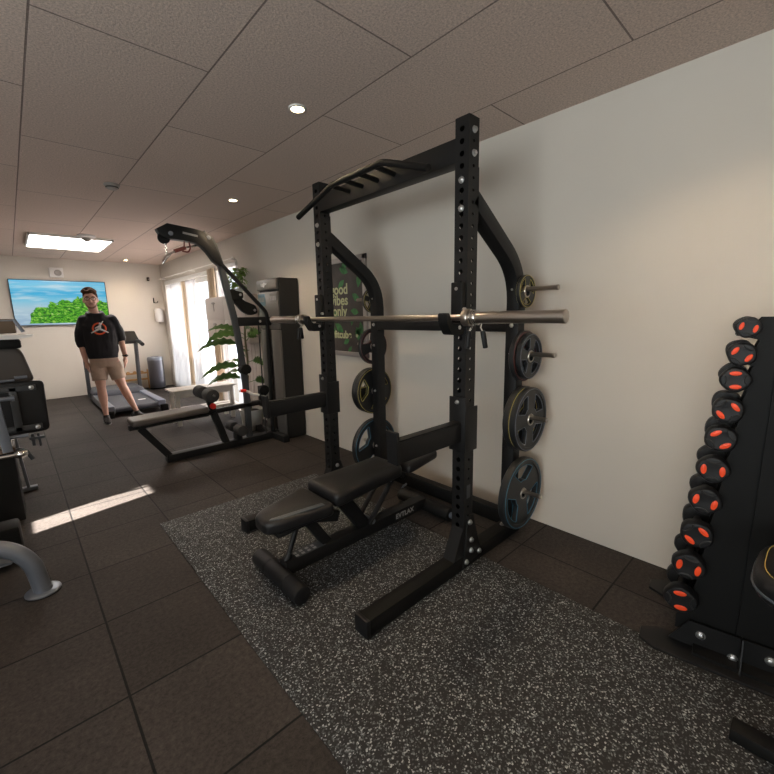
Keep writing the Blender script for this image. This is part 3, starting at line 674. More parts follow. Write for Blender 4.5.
for dx, dy, dz, z, L in lv:
    bm = B(); base = Vector((2.01, 4.63, z*0.95)); d = Vector((dx, dy, dz)).normalized()
    tip = base+d*0.10; tube(bm, [base, base+d*0.05, tip], 0.004, 6)
    leaf(bm, tip, d, L*(1.1 if dx < 0 else 0.55), 0.078, 1.0+R_.random()*0.5, 1, 12, (0.1, -0.75, 0.6)); lo = obj('leaf', bm, 'leaf', t, angle=70); thicken(lo)
t = thing('trailing_plant', 'bushy light green plant on a small shelf high by the window', 'plant', (2.22, 5.2, 1.70))
bm = B(); lathe(bm, [(0, 0.05), (0.08, 0.065), (0.085, 0.06), (0.07, 0.055), (0.07, 0)], (2.22, 5.2, 1.62), (0, 0, 1), 20); obj('pot', bm, 'pot', t)
bm = B()
for i in range(130):
    a = R_.random()*2*PI; zz = R_.random()*0.26; rr = 0.03+R_.random()*0.08
    leaf(bm, (2.20+math.cos(a)*rr*0.7, 5.2+math.sin(a)*rr*1.3-zz*0.35, 1.70+zz), (math.cos(a), math.sin(a), 0.5-R_.random()*0.9), 0.075, 0.028, 0.8, 0, 4)
o = obj('foliage', bm, 'leaf_bright', t, angle=70); thicken(o)

# ================================================================ POSTER
t = thing('poster', 'framed dark poster with green leaves and cream lettering on the right wall', 'poster', (XW, 3.06, 1.0))
def onwall(me, y, z, x): return place(me, (x, y, z), (0, -1, 0), (0, 0, 1))
bm = B(); y0, y1, z0, z1 = 2.76, 3.42, 0.955, 1.86; f = 0.045
box(bm, XW-0.025, XW, y0, y0+f, z0, z1, 0.003); box(bm, XW-0.025, XW, y1-f, y1, z0, z1, 0.003); box(bm, XW-0.025, XW, y0, y1, z0, z0+f, 0.003); box(bm, XW-0.025, XW, y0, y1, z1-f, z1, 0.003)
obj('frame', bm, 'silver', t)
bm = B(); box(bm, XW-0.012, XW, y0+f, y1-f, z0+f, z1-f); pr = obj('print', bm, 'poster', t, smooth=False)
bm = B(); R_ = random.Random(11)
def leafshape(L, W): return [(W*math.sin(PI*k/8), L*(k/8)) for k in range(9)]+[(-W*math.sin(PI*k/8), L*(k/8)) for k in range(7, 0, -1)]
for (yy, zz, rot, L) in ((2.86, 1.70, 0.3, .15), (2.88, 1.58, -0.2, .13), (3.02, 1.72, 1.2, .14), (3.08, 1.66, 2.2, .12), (2.86, 1.46, 1.0, .13), (2.88, 1.36, 1.4, .12), (3.12, 1.76, -1, .12), (2.86, 1.24, 2.6, .12), (2.88, 1.10, 0.3, .14), (2.86, 1.08, -0.7, .15), (2.84, 1.16, 0.2, .12), (3.12, 1.07, -1.1, .10), (3.12, 1.18, 1.0, .15), (3.25, 1.13, 0.4, .14), (3.0, 1.05, 2.4, .08), (3.3, 1.7, 0.9, .16), (3.28, 1.3, -0.8, .12), (2.97, 1.33, 2.9, .09)):
    me = flat([leafshape(L, L*0.24)], 0.0004); me.transform(Matrix.Rotation(rot, 4, 'Z')); onwall(me, yy, zz, XW-0.0125); addmesh(bm, me)
# keep the leaves inside the print
for v in bm.verts: v.co.y = min(max(v.co.y, y0+f+0.001), y1-f-0.001); v.co.z = min(max(v.co.z, z0+f+0.001), z1-f-0.001)
obj('leaf_print', bm, 'plant_green_print', pr, smooth=False)
for s, z, y, sz in (('good', 1.575, 3.165, 0.132), ('vibes', 1.475, 3.165, 0.132), ('only', 1.375, 3.165, 0.132), ('fitcube', 1.155, 3.13, 0.098)):
    me = textmesh(s, sz, 0.0006, off=0.0028); onwall(me, y, z, XW-0.0135); obj('lettering', me, 'text_poster', pr, smooth=False)
me = flat([ell(0, 0, 0.016, 0.016, 16)], 0.0006); onwall(me, 2.915, 1.152, XW-0.0135); obj('dot', me, 'text_poster', pr, smooth=False)

# ================================================================ RUBBER MAT
bm = B(); pad(bm, roundpoly([(0.555, -1.6), (1.755, -1.6), (1.755, 2.84), (0.555, 2.84)], 0.004, 2), 0.006, lambda a, b, c: Vector((a, b, 0.0005+c)), 0.0015, 2)
o = obj('rubber_mat', bm, 'speckle'); recentre(o, (1.155, 0.6, 0)); tag(o, 'large black rubber mat with pale grey speckles under the rack', 'mat')
MZ = 0.0066

# ================================================================ POWER RACK
RK = thing('power_rack', 'black steel half rack with perforated uprights and multi grip pull-up bar', 'rack', (1.85, 1.79, 0))
UX0, UX1 = 1.572, 1.647
Ys = {'R': (1.147, 1.222), 'L': (2.31, 2.385)}
PX0, PX1 = 2.04, 2.115
for s, (a, b) in Ys.items():
    bm = B(); zs = []
    z = 0.20
    while z < 2.15:
        zs.append(z); z += 0.0508
    holed_tube(bm, UX0, UX1, a, b, 0.075, 2.18, zs, 0.0125, 0.008)
    obj('upright', bm, 'frame', RK, angle=30)
    ym = (a+b)/2
    bm = B(); bar(bm, (0.93, ym, MZ+0.0375), (PX1+0.03, ym, MZ+0.0375), 0.075, 0.075); obj('foot', bm, 'frame_dark', RK)
    bm = B(); box(bm, 0.915, 0.935, a-0.004, b+0.004, MZ, MZ+0.079, 0.002); box(bm, 0.915, 0.99, a-0.008, b+0.008, MZ, MZ+0.006); obj('end_cap', bm, 'rubber', RK)
    # rear post with the curved brace
    path = smoothpath([(UX1-0.01, ym, 1.85), (PX0+0.0375, ym, 1.555), (PX0+0.0375, ym, 0.08)], 0.17, 10)
    bm = B(); sweep(bm, path, rect(0.075, 0.075, 0.005), upv=(0, 1, 0)); obj('rear_post', bm, 'frame', RK)
    # mounting plate of the brace
    bm = B(); box(bm, UX1, UX1+0.006, a-0.0, b+0.0, 1.74, 1.98, 0.001); obj('bracket', bm, 'frame', RK)
    # gussets
    for yy, sd_ in ((a-0.006, -1), (b, 1)):
        bm = B(); prism(bm, [(UX0-0.005, 0.02), (UX1+0.085, 0.045), (UX1+0.0, 0.30), (UX0+0.03, 0.30)] if True else [], 0.006, yy); bevel_all(bm, 0.001, 1); obj('gusset', bm, 'frame', RK)
    bm = B(); prism(bm, [(UX0, 0.08), (UX0-0.075, 0.08), (UX0, 0.24)], 0.07, a+0.0025); obj('gusset', bm, 'frame', RK)
    for (x, z) in ((UX0+0.045, 0.265), (UX0+0.02, 0.05), (UX0+0.06, 0.10), (UX0+0.06, 0.16), (UX1+0.06, 0.065)):
        bolt(RK, (x, a-0.006, z), (0, -1, 0))
    bolt(RK, (UX0-0.045, ym, 0.10), (-0.5, 0, 1))
    bolt(RK, (PX0-0.03, ym, MZ+0.075), (0, 0, 1))
    for z in (1.92, 1.80): bolt(RK, (UX0, ym, z), (-1, 0, 0))
    for z in (2.125, 2.03): bolt(RK, (UX0+0.0375, a, z), (0, -1, 0))
    # weight pins
    for z, pl in ((1.455, 0.20), (1.105, 0.20), (0.75, 0.175), (0.30, 0.16)):
        bm = B(); sgn = -1 if s == 'R' else 1; y0 = a if s == 'R' else b
        lathe(bm, [(0, 0.03), (0.006, 0.03), (0.006, 0.0125), (pl-0.019, 0.0125), (pl-0.017, 0.0135), (pl-0.002, 0.0135), (pl, 0.011)], (PX0+0.0375, y0, z), (0, sgn, 0), 20)
        obj('weight_pin', bm, 'steel', RK, label='bare steel peg for weight plates')
        bolt(RK, (PX0, ym, z), (-1, 0, 0), 0.007)
    # safety arm
    bm = B(); bar(bm, (1.12, ym, 0.755), (UX0-0.006, ym, 0.755), 0.05, 0.095)
    arm = obj('safety_arm', bm, 'frame', RK)
    bm = B(); box(bm, 1.14, UX0-0.01, ym-0.022, ym+0.022, 0.8025, 0.809, 0.002); obj('liner', bm, 'rubber', arm)
    bm = B(); prism(bm, [(1.115, 0.705), (1.133, 0.705), (1.133, 0.74), (1.128, 0.85), (1.108, 0.85)], 0.066, ym-0.033); bevel_all(bm, 0.003, 1); obj('end_stop', bm, 'frame', arm)
    bm = B(); box(bm, UX0-0.012, UX1+0.012, a-0.012, a-0.004, 0.655, 0.88, 0.002); box(bm, UX0-0.012, UX1+0.012, b+0.004, b+0.012, 0.655, 0.88, 0.002); box(bm, UX0-0.014, UX0-0.005, a-0.012, b+0.012, 0.655, 0.93, 0.002); obj('sleeve', bm, 'frame', arm)
    bm = B()
    for x in (1.23, 1.40): cyl(bm, (x, ym-0.0256, 0.755), (x, ym-0.0248, 0.755), 0.009, 14)
    obj('hole', bm, 'rubber', arm)
    bolt(RK, (UX0-0.014, ym, 0.905), (-1, 0, 0), 0.008)
    # j hook on the inside of the upright
    bm = B()
    box(bm, UX0-0.03, UX0-0.002, a+0.004, b-0.004, 1.26, 1.475, 0.004)
    prism(bm, roundpoly([(UX0-0.005, 1.235), (UX0-0.005, 1.30), (1.530, 1.287), (1.483, 1.287), (1.460, 1.335), (1.440, 1.335), (1.442, 1.29), (1.478, 1.235)], 0.015, 3), 0.055, a+0.01)
    bevel_all(bm, 0.003, 1); jh = obj('j_hook', bm, 'frame_dark', RK)
    bm = B(); cyl(bm, (UX0-0.02, a-0.008, 1.35), (UX0-0.02, a+0.005, 1.35), 0.009, 12); cyl(bm, (UX0-0.034, ym, 1.445), (UX0-0.028, ym, 1.445), 0.008, 12); cyl(bm, (UX0-0.04, a+0.006, 1.268), (UX0-0.04, a+0.012, 1.268), 0.009, 12); obj('rivet', bm, 'zinc', jh)
# cross members
bm = B(); bar(bm, (UX0+0.0375, Ys['R'][1], 2.05), (UX0+0.0375, Ys['L'][0], 2.05), 0.075, 0.105); obj('top_crossbeam', bm, 'frame', RK)
bm = B(); bar(bm, (PX0+0.0375, Ys['R'][1], 1.262), (PX0+0.0375, Ys['L'][0], 1.262), 0.075, 0.075); obj('rear_crossbeam', bm, 'frame', RK)
bm = B(); bar(bm, (PX0+0.0375, Ys['R'][1], 0.10), (PX0+0.0375, Ys['L'][0], 0.10), 0.06, 0.09); obj('floor_crossbeam', bm, 'frame_dark', RK)
for z in (1.262,):
    for s, (a, b) in Ys.items():
        bolt(RK, (PX0, (a+b)/2, z+0.0), (-1, 0, 0), 0.009)
# multi grip pull-up bar
bm = B(); mx_ = 1.43
tube(bm, smoothpath([(mx_-0.01, 2.33, 1.945), (mx_, 1.97, 2.055), (mx_, 1.55, 2.06), (mx_-0.01, 1.25, 1.955)], 0.03, 5), 0.016, 16)
pb = obj('pull_up_bar', bm, 'frame_dark', RK)
for y, zz in ((1.62, 0), (1.75, 0), (1.88, 0), (2.0, 0)):
    bm = B(); tube(bm, [(mx_, y-0.02, 2.052), (UX0+0.01, y, 2.052)], 0.013, 12); obj('grip', bm, 'frame_dark', pb)
# serial label on the upright
bm = B(); box(bm, UX0+0.022, UX0+0.052, Ys['R'][0]-0.0008, Ys['R'][0]+0.001, 0.40, 0.47); obj('sticker', bm, 'grey_frame', RK, smooth=False)

# ================================================================ BARBELL
bz, bx_ = 1.3135, 1.500
t = thing('barbell', 'steel barbell resting across the hooks of the rack', 'barbell', (bx_, 1.79, bz))
bm = B(); cyl(bm, (bx_, 1.10, bz), (bx_, 2.46, bz), 0.0145, 20); obj('shaft', bm, 'steel', t)
for sgn, y0 in ((-1, 1.105), (1, 2.455)):
    bm = B(); lathe(bm, [(0, 0.036), (0.003, 0.038), (0.03, 0.038), (0.033, 0.036), (0.033, 0.0255), (0.435, 0.0255), (0.437, 0.027), (0.452, 0.027), (0.455, 0.024), (0.456, 0.0)], (bx_, y0, bz), (0, sgn, 0), 32)
    obj('sleeve', bm, 'steel', t)
bm = B()
for y0, y1 in ((1.30, 1.62), (1.96, 2.28)): cyl(bm, (bx_, y0, bz), (bx_, y1, bz), 0.0149, 20)
obj('grip', bm, 'steel', t)
for sgn, y0, lab in ((-1, 1.065, 'spring collar with black handles on the right end of the barbell'), (1, 2.495, 'spring collar with black handles on the left end of the barbell')):
    t = thing('spring_collar', lab, 'collar', (bx_, y0, bz), group='barbell spring collars')
    bm = B(); pts = []
    for i in range(60): a = 2*PI*i/20; pts.append((bx_+0.030*math.cos(a), y0+sgn*0.011*i/20, bz+0.030*math.sin(a)))
    tube(bm, pts, 0.0042, 8)
    tube(bm, [(bx_+0.03, y0, bz), (bx_+0.0, y0-sgn*0.003, bz-0.045), (bx_-0.02, y0, bz-0.062)], 0.0042, 8)
    e = pts[-1]; tube(bm, [e, (bx_+0.012, e[1]+sgn*0.004, bz-0.045), (bx_+0.02, e[1]+sgn*0.01, bz-0.062)], 0.0042, 8); obj('coil', bm, 'chrome', t)
    for dx, dy in ((-0.02, 0), (0.02, sgn*0.043)):
        bm = B(); cyl(bm, (bx_+dx, y0+dy, bz-0.058), (bx_+dx*1.6, y0+dy*1.2, bz-0.135), 0.0115, 14, 0.004); obj('handle', bm, 'rubber', t)

# ================================================================ WEIGHT PLATES
def grip_plate(name, R, th, stripe, label, x, y, z, holes=3, rot=0.0, group='weight plates on the rack pegs'):
    t = thing(name, label, 'weight plate', (x, y, z), group=group)
    oval = []
    ri, ro = R*0.28, R*0.80
    for k in range(holes):
        a0 = rot+2*PI*k/holes; half = PI/holes*0.62; lp = []
        for i in range(13): a = a0-half+2*half*i/12; lp.append((ro*math.cos(a), ro*math.sin(a)))
        for i in range(7): a = a0+half*0.55-2*half*0.55*i/6; lp.append((ri*1.35*math.cos(a), ri*1.35*math.sin(a)))
        lp = roundpoly(lp, R*0.06, 2); oval.append(lp)
    me = flat([ell(0, 0, R*0.9, R*0.9, 48)]+oval+[ell(0, 0, 0.025, 0.025, 20)], th*0.32, 0.001); place(me, (x, y, z), (1, 0, 0), (0, 0, 1)); bm = B(); addmesh(bm, me)
    h = th/2; lathe(bm, [(-h*0.5, R*0.86), (-h, R*0.87), (-h, R*0.97), (-h*0.7, R), (h*0.7, R), (h, R*0.97), (h, R*0.87), (h*0.5, R*0.86), (-h*0.5, R*0.86)], (x, y, z), (0, 1, 0), 56, cap=False)
    obj('disc', bm, 'plate', t)
    bm = B(); lathe(bm, [(-h, 0.026), (-h, 0.032), (-h*0.4, 0.035), (h*0.4, 0.035), (h, 0.032), (h, 0.026), (-h, 0.026)], (x, y, z), (0, 1, 0), 28, cap=False); obj('hub', bm, 'steel', t, label='steel hub ring')
    bm = B(); s2 = R*0.0055+0.0006
    for yy in (y-h*0.70, y+h*0.70):
        for lp in oval: tube(bm, [(x+p[0]*1.0, yy, z+p[1]*1.0) for p in lp], s2, 6, closed=True)
    for yy in (y-h-0.0002, y+h+0.0002): tube(bm, [(x+p[0], yy, z+p[1]) for p in ell(0, 0, R*0.955, R*0.955, 48)], s2, 6, closed=True)
    obj('stripe', bm, stripe, t, label='coloured line')
    return t
PXc = PX0+0.0375; off = 0.012
def cz(z): return z-0.0125+0.0  # plates hang on the pegs
grip_plate('weight_plate', 0.088, 0.022, 'yellow', 'smallest plate, alone on the top peg of the right rack post', PXc, 1.147-0.02, 1.455-off, 3, 0.5)
grip_plate('weight_plate', 0.140, 0.030, 'redstripe', 'medium plate with red-brown edge, inner one on the second right peg', PXc, 1.147-0.023, 1.105-off, 4, 0.3)
grip_plate('weight_plate', 0.125, 0.026, 'blue_grey', 'medium grey-faced plate, outer one on the second right peg', PXc, 1.147-0.055, 1.105-off, 4, 0.6)
grip_plate('weight_plate', 0.185, 0.036, 'yellow', 'large plate with yellow edge line, inner one on the third right peg', PXc, 1.147-0.027, 0.75-off, 4, 0.5)
grip_plate('weight_plate', 0.183, 0.034, 'blue_grey', 'large plate with grey lines, outer one on the third right peg', PXc, 1.147-0.066, 0.75-off, 4, 0.75)
grip_plate('weight_plate', 0.214, 0.044, 'blue', 'largest plate with blue lines on the lowest peg of the right rack post', PXc, 1.147-0.036, 0.30-off, 3, PI/2)
grip_plate('weight_plate', 0.092, 0.022, 'yellow', 'smallest plate, on the top peg of the left rack post beside the poster', PXc, 2.385+0.02, 1.455-off, 4, 0.5)
grip_plate('weight_plate', 0.140, 0.032, 'redstripe', 'medium plate with red-brown edge on the second left peg below the poster', PXc, 2.385+0.024, 1.105-off, 3, 0.2)
grip_plate('weight_plate', 0.185, 0.036, 'yellow', 'large plate with yellow line, inner one on the third left peg', PXc, 2.385+0.027, 0.75-off, 3, 0.9)
grip_plate('weight_plate', 0.183, 0.034, 'yellow', 'large plate behind its twin, outer one on the third left peg', PXc, 2.385+0.066, 0.75-off, 3, 0.2)
grip_plate('weight_plate', 0.222, 0.045, 'blue', 'largest plate with blue lines on the lowest peg of the left rack post', PXc, 2.385+0.033, 0.30-off, 3, 0.5)

# ================================================================ ADJUSTABLE BENCH
BN = thing('weight_bench', 'black adjustable weight bench with tapered seat standing inside the rack', 'bench', (1.35, 1.73, 0))
by = 1.735; G = MZ
bm = B(); bar(bm, (0.86, by, G+0.075), (1.90, by, G+0.075), 0.075, 0.07); obj('main_beam', bm, 'frame', BN)
bm = B(); cyl(bm, (0.835, by-0.225, G+0.045), (0.835, by+0.225, G+0.045), 0.045, 28, 0.008); ft = obj('front_foot', bm, 'rubber', BN)
bm = B(); cyl(bm, (0.835, by-0.10, G+0.045), (0.835, by-0.085, G+0.045), 0.0465, 28); cyl(bm, (0.835, by+0.085, G+0.045), (0.835, by+0.10, G+0.045), 0.0465, 28); obj('band', bm, 'frame', ft)
bm = B(); cyl(bm, (1.93, by-0.225, G+0.045), (1.93, by+0.225, G+0.045), 0.045, 28, 0.006); ft = obj('rear_foot', bm, 'frame_dark', BN)
for s in (-1, 1):
    bm = B(); lathe(bm, [(0, 0.02), (0.02, 0.02), (0.022, 0.01)], (1.93, by+s*0.225, G+0.045), (0, s, 0), 20); tube(bm, smoothpath([(1.93, by+s*0.235, G+0.05), (1.955, by+s*0.235, G+0.09), (1.985, by+s*0.225, G+0.105)], 0.02), 0.007, 8); obj('wheel_hub', bm, 'steel_grey', ft)
bm = B(); bar(bm, (1.38, by, G+0.11), (1.22, by, 0.35), 0.075, 0.06, (0, 1, 0)); obj('centre_post', bm, 'frame', BN)
bm = B(); bar(bm, (1.12, by, G+0.11), (1.00, by, 0.30), 0.055, 0.045, (0, 1, 0)); bar(bm, (1.20, by, 0.24), (1.02, by, 0.30), 0.06, 0.04, (0, 1, 0)); obj('seat_support', bm, 'frame', BN)
for s in (-1, 1):
    bm = B(); bar(bm, (1.39, by+s*0.05, G+0.125), (1.60, by+s*0.05, 0.37), 0.012, 0.035, (0, 1, 0)); obj('ladder_rail', bm, 'frame', BN)
bm = B(); tube(bm, [(1.42, by-0.055, G+0.13), (1.42, by+0.055, G+0.13)], 0.016, 12); tube(bm, [(1.57, by-0.06, 0.35), (1.57, by+0.06, 0.35)], 0.012, 12); obj('lock_pin', bm, 'steel_grey', BN)
bm = B(); tube(bm, [(0.88, by+0.0, G+0.10), (0.985, by+0.0, 0.355)], 0.014, 12); cyl(bm, (0.875, by, G+0.10), (0.90, by, G+0.135), 0.018, 12); obj('lift_handle', bm, 'frame', BN)
# seat: narrow front, wide rear
def sf(a, b, c): return Vector((a, by+b, 0.325+c+(a-0.95)*0.06))
bm = B(); pad(bm, roundpoly([(0.75, -0.06), (0.75, 0.06), (0.82, 0.10), (1.09, 0.155), (1.09, -0.155), (0.82, -0.10)], 0.035, 4), 0.07, sf, 0.022, 4, 0.006); st = obj('seat', bm, 'vinyl', BN)
bm = B(); pad(bm, roundpoly([(0.775, -0.055), (0.79, -0.045), (1.04, -0.105), (1.04, -0.135), (0.83, -0.085)], 0.006, 4), 0.004, lambda a, b, c: sf(a, b, c+0.0705), 0.0015, 2); obj('front_panel', bm, 'vinyl_sheen_piping', st, label='painted slate grey sheen strip')  # thin strip painting the vinyl sheen along the near seat edge
bm = B(); box(bm, 0.80, 1.06, by-0.09, by+0.09, 0.305, 0.325, 0.003, Matrix.Rotation(-math.atan(0.06), 4, 'Y')); obj('base_plate', bm, 'frame', st)
def bf(a, b, c): return Vector((a, by+b, 0.36+c+(a-1.1)*0.04))
bm = B(); pad(bm, roundpoly([(1.10, -0.15), (1.10, 0.15), (1.61, 0.125), (1.61, -0.125)], 0.04, 5), 0.075, bf, 0.024, 4, 0.006); bk = obj('backrest', bm, 'vinyl', BN)
bm = B(); box(bm, 1.12, 1.60, by-0.04, by+0.04, 0.35, 0.378, 0.003); obj('spine', bm, 'frame', bk)
bm = B(); pad(bm, roundpoly([(1.65, -0.13), (1.65, 0.06), (1.93, 0.05), (1.93, -0.12)], 0.025, 5), 0.06, lambda a, b, c: Vector((a, by+b, 0.375+c+(a-1.65)*0.12)), 0.022, 4); hp = obj('headrest', bm, 'vinyl', BN)
bm = B(); box(bm, 1.58, 1.90, by-0.03, by+0.03, 0.355, 0.375, 0.003); cyl(bm, (1.63, by-0.10, 0.375), (1.63, by+0.10, 0.375), 0.018, 14); obj('hinge', bm, 'frame', hp)
# printing on the beam
me = textmesh('EVTLAX', 0.045, 0.0005, off=0.001); place(me, (1.70, by-0.0378, G+0.075), (1, 0, 0), (0, 0, 1)); obj('lettering', me, 'grey_print', BN, smooth=False)
bm = B(); box(bm, 0.93, 1.10, by-0.03, by+0.03, G+0.110, G+0.1115)
obj('decal_plate', bm, 'grey_frame', BN, smooth=False)
bm = B()
for k in range(4):
    for jj in (0, 1): box(bm, 0.925+k*0.035, 0.943+k*0.035, by-0.022+jj*0.026, by-0.005+jj*0.026, G+0.1115, G+0.1122)
obj('pictogram', bm, 'grey_print', BN, smooth=False)

# ================================================================ PULLEY MACHINE (lat pulldown / low row)
PM = thing('pulley_machine', 'dark lat pulldown and row machine with long low seat and curved top arm', 'exercise machine', (1.5, 4.12, 0))
my = 4.12
bm = B(); bar(bm, (0.93, my, 0.035), (2.12, my, 0.035), 0.10, 0.07); obj('base_rail', bm, 'frame', PM)
bm = B(); bar(bm, (1.75, my-0.32, 0.035), (1.75, my+0.32, 0.035), 0.07, 0.07) if False else box(bm, 2.0, 2.07, my-0.30, my+0.38, 0.0, 0.07, 0.005); obj('cross_foot', bm, 'frame', PM)
post = smoothpath([(1.755, my, 0.06), (1.76, my, 0.62), (1.71, my, 1.25), (1.595, my, 1.90), (1.535, my, 2.075), (1.46, my, 2.13)], 0.12, 6)
bm = B(); sweep(bm, post, rect(0.058, 0.06, 0.010), upv=(0, 1, 0)); obj('mast', bm, 'grey_frame', PM)
bm = B(); prism(bm, [(1.06, 2.12), (1.15, 2.175), (1.38, 2.155), (1.44, 2.145), (1.50, 2.11), (1.545, 2.05), (1.585, 1.95), (1.62, 1.84), (1.59, 1.83), (1.53, 1.88), (1.48, 1.955), (1.43, 2.005), (1.38, 2.03), (1.28, 2.04), (1.11, 2.045), (1.08, 2.08)], 0.085, my-0.0425); bevel_all(bm, 0.004, 2); ta = obj('top_arm', bm, 'frame', PM)
for x in (1.17, 1.50):
    bm = B(); lathe(bm, [(0, 0.02), (0.004, 0.02), (0.008, 0.012)], (x, my-0.043, 2.09), (0, -1, 0), 18); obj('pulley_axle', bm, 'steel_grey', ta)
bm = B(); prism(bm, [(1.27, 2.098), (1.40, 2.082), (1.402, 2.100), (1.272, 2.116)], 0.001, my-0.0435); obj('sticker', bm, 'grey_print', ta, smooth=False, label='pale strip sticker')
bm = B(); lathe(bm, [(-0.012, 0.05), (-0.006, 0.04), (0.006, 0.04), (0.012, 0.05)], (1.12, my, 2.05), (0, 1, 0), 24); obj('pulley', bm, 'rubber', ta)
bm = B(); sweep(bm, smoothpath([(1.61, my-0.02, 1.85), (2.045, my-0.02, 1.385), (2.02, my-0.02, 0.08)], 0.05, 8), rect(0.034, 0.04, 0.008), upv=(0, 1, 0)); obj('rear_brace', bm, 'frame', PM)
bm = B(); bar(bm, (1.72, my, 1.295), (2.10, my, 1.295), 0.06, 0.09); obj('link_beam', bm, 'frame', PM)
bm = B(); prism(bm, roundpoly([(1.66, 1.62), (1.72, 1.62), (1.80, 1.51), (1.93, 1.46), (1.95, 1.38), (1.86, 1.355), (1.78, 1.40), (1.70, 1.50)], 0.03, 4), 0.05, my-0.025); prism(bm, roundpoly([(1.66, 1.50), (1.66, 1.62), (1.80, 1.59), (1.80, 1.53), (1.72, 1.52)], 0.015, 3), 0.06, my-0.03); bevel_all(bm, 0.004, 1); obj('pulley_bracket', bm, 'frame_dark', PM)
for x, z in ((1.76, 1.565), (1.90, 1.41), (1.95, 1.295), (1.78, 0.75)): bolt(PM, (x, my-0.05, z), (0, -1, 0), 0.01)
# low seat
bm = B(); pad(bm, roundpoly([(0.67, -0.125), (0.67, 0.125), (1.33, 0.125), (1.33, -0.125)], 0.04, 5), 0.055, lambda a, b, c: Vector((a, my+b, 0.405+c+(a-0.6)*0.03)), 0.02, 4); sp = obj('seat', bm, 'vinyl_grey', PM, label='brown grey vinyl seat')
bm = B(); box(bm, 0.69, 1.32, my-0.115, my+0.115, 0.392, 0.41, 0.004); obj('seat_board', bm, 'frame_dark', sp)
bm = B(); bar(bm, (0.66, my, 0.385), (2.0, my, 0.425), 0.06, 0.045); obj('seat_rail', bm, 'frame', PM)
bm = B(); bar(bm, (0.745, my, 0.37), (0.975, my, 0.03), 0.06, 0.05, (0, 1, 0)); obj('front_leg', bm, 'frame', PM)
bm = B(); bar(bm, (1.40, my, 0.40), (1.50, my, 0.06), 0.06, 0.075, (0, 1, 0)); obj('seat_post', bm, 'frame', PM)
bm = B(); bar(bm, (1.41, my, 0.40), (1.345, my, 0.60), 0.055, 0.05, (0, 1, 0)); rp = obj('roller_post', bm, 'frame', PM)
bm = B(); cyl(bm, (1.39, my-0.045, 0.47), (1.39, my-0.03, 0.47), 0.03, 16); obj('knob', bm, 'red', rp, label='red adjustment knob')
for s in (-1, 1):
    bm = B(); a, b = (my+s*0.055, my+s*0.205); cyl(bm, (1.345, a, 0.60), (1.345, b, 0.60), 0.062, 28, 0.01); rl = obj('roller', bm, 'foam', rp)
    bm = B(); lathe(bm, [(0, 0.02), (0.006, 0.018), (0.008, 0)], (1.345, b, 0.60), (0, s, 0), 16); obj('end_cap', bm, 'chrome', rl)
bm = B(); cyl(bm, (1.345, my-0.06, 0.60), (1.345, my+0.06, 0.60), 0.02, 14); obj('axle', bm, 'frame', rp)
for s in (-1, 1):
    bm = B(); cyl(bm, (1.62, my+s*0.04, 0.19), (1.62, my+s*0.17, 0.19), 0.055, 24, 0.008); obj('foot_roller', bm, 'foam', PM)
bm = B(); box(bm, 1.60, 1.66, my-0.05, my+0.05, 0.06, 0.20, 0.004); obj('roller_bracket', bm, 'frame', PM)
# foot plate and low pulley near the safety arm
bm = B(); lathe(bm, [(-0.02, 0.04), (-0.015, 0.055), (0.015, 0.055), (0.02, 0.04)], (1.93, my-0.06, 0.56), (0, 1, 0), 24); lathe(bm, [(-0.02, 0.04), (-0.015, 0.05), (0.015, 0.05), (0.02, 0.04)], (1.93, my-0.06, 0.42), (0, 1, 0), 24); box(bm, 1.90, 1.96, my-0.05, my+0.03, 0.38, 0.60, 0.006); obj('low_pulley', bm, 'frame_dark', PM)
bm = B(); cyl(bm, (1.76, my-0.055, 0.80), (1.76, my+0.055, 0.80), 0.055, 24, 0.006); obj('collar', bm, 'frame_dark', PM)
# stack cabinet
cx0, cy0, cy1 = 2.085, 3.90, 4.36
bm = B(); box(bm, cx0+0.02, 2.33, cy0, cy1, 0.01, 1.74, 0.008); cb = obj('stack_cabinet', bm, 'cabinet_side', PM)
bm = B(); box(bm, cx0, cx0+0.02, cy0+0.01, cy0+0.20, 0.03, 1.20, 0.004); box(bm, cx0, cx0+0.02, cy1-0.19, cy1-0.0, 0.03, 1.20, 0.004); box(bm, cx0, cx0+0.02, cy0+0.01, cy1, 1.21, 1.60, 0.004); obj('front_panel', bm, 'cabinet_face', cb)
bm = B(); box(bm, cx0-0.012, cx0+0.02, cy0+0.01, cy1, 1.62, 1.735, 0.01); hd = obj('header', bm, 'cabinet_face', cb)
me = flat([[(0.055,0.018),(0.015,0.030),(-0.005,0.004),(-0.03,0.006),(-0.055,-0.012),(-0.02,-0.018),(0.02,-0.024),(0.05,-0.012)], ell(0.075, 0.0, 0.012, 0.020, 14)], 0.0008); me.transform(Matrix.Rotation(PI, 4, 'Z') @ Matrix.Scale(1, 4)); place(me, (cx0-0.0125, (cy0+cy1)/2+0.03, 1.68), (0, -1, 0), (0, 0, 1)); obj('emblem', me, 'white_print', hd, smooth=False)
bm = B(); box(bm, cx0-0.002, cx0, cy1-0.17, cy1-0.01, 1.46, 1.585); obj('sticker', bm, 'blue_sticker', cb, smooth=False)
bm = B(); box(bm, cx0-0.002, cx0, cy0+0.03, cy0+0.19, 1.48, 1.585); obj('sticker', bm, 'sticker', cb, smooth=False)
bm = B()
for k in range(4): box(bm, cx0-0.003, cx0-0.0018, cy1-0.15+k*0.035, cy1-0.13+k*0.035, 1.50, 1.55)
for k in range(4): box(bm, cx0-0.003, cx0-0.0018, cy0+0.05+k*0.032, cy0+0.07+k*0.032, 1.51, 1.555)
obj('pictogram', bm, 'grey_print', cb, smooth=False)
bm = B()
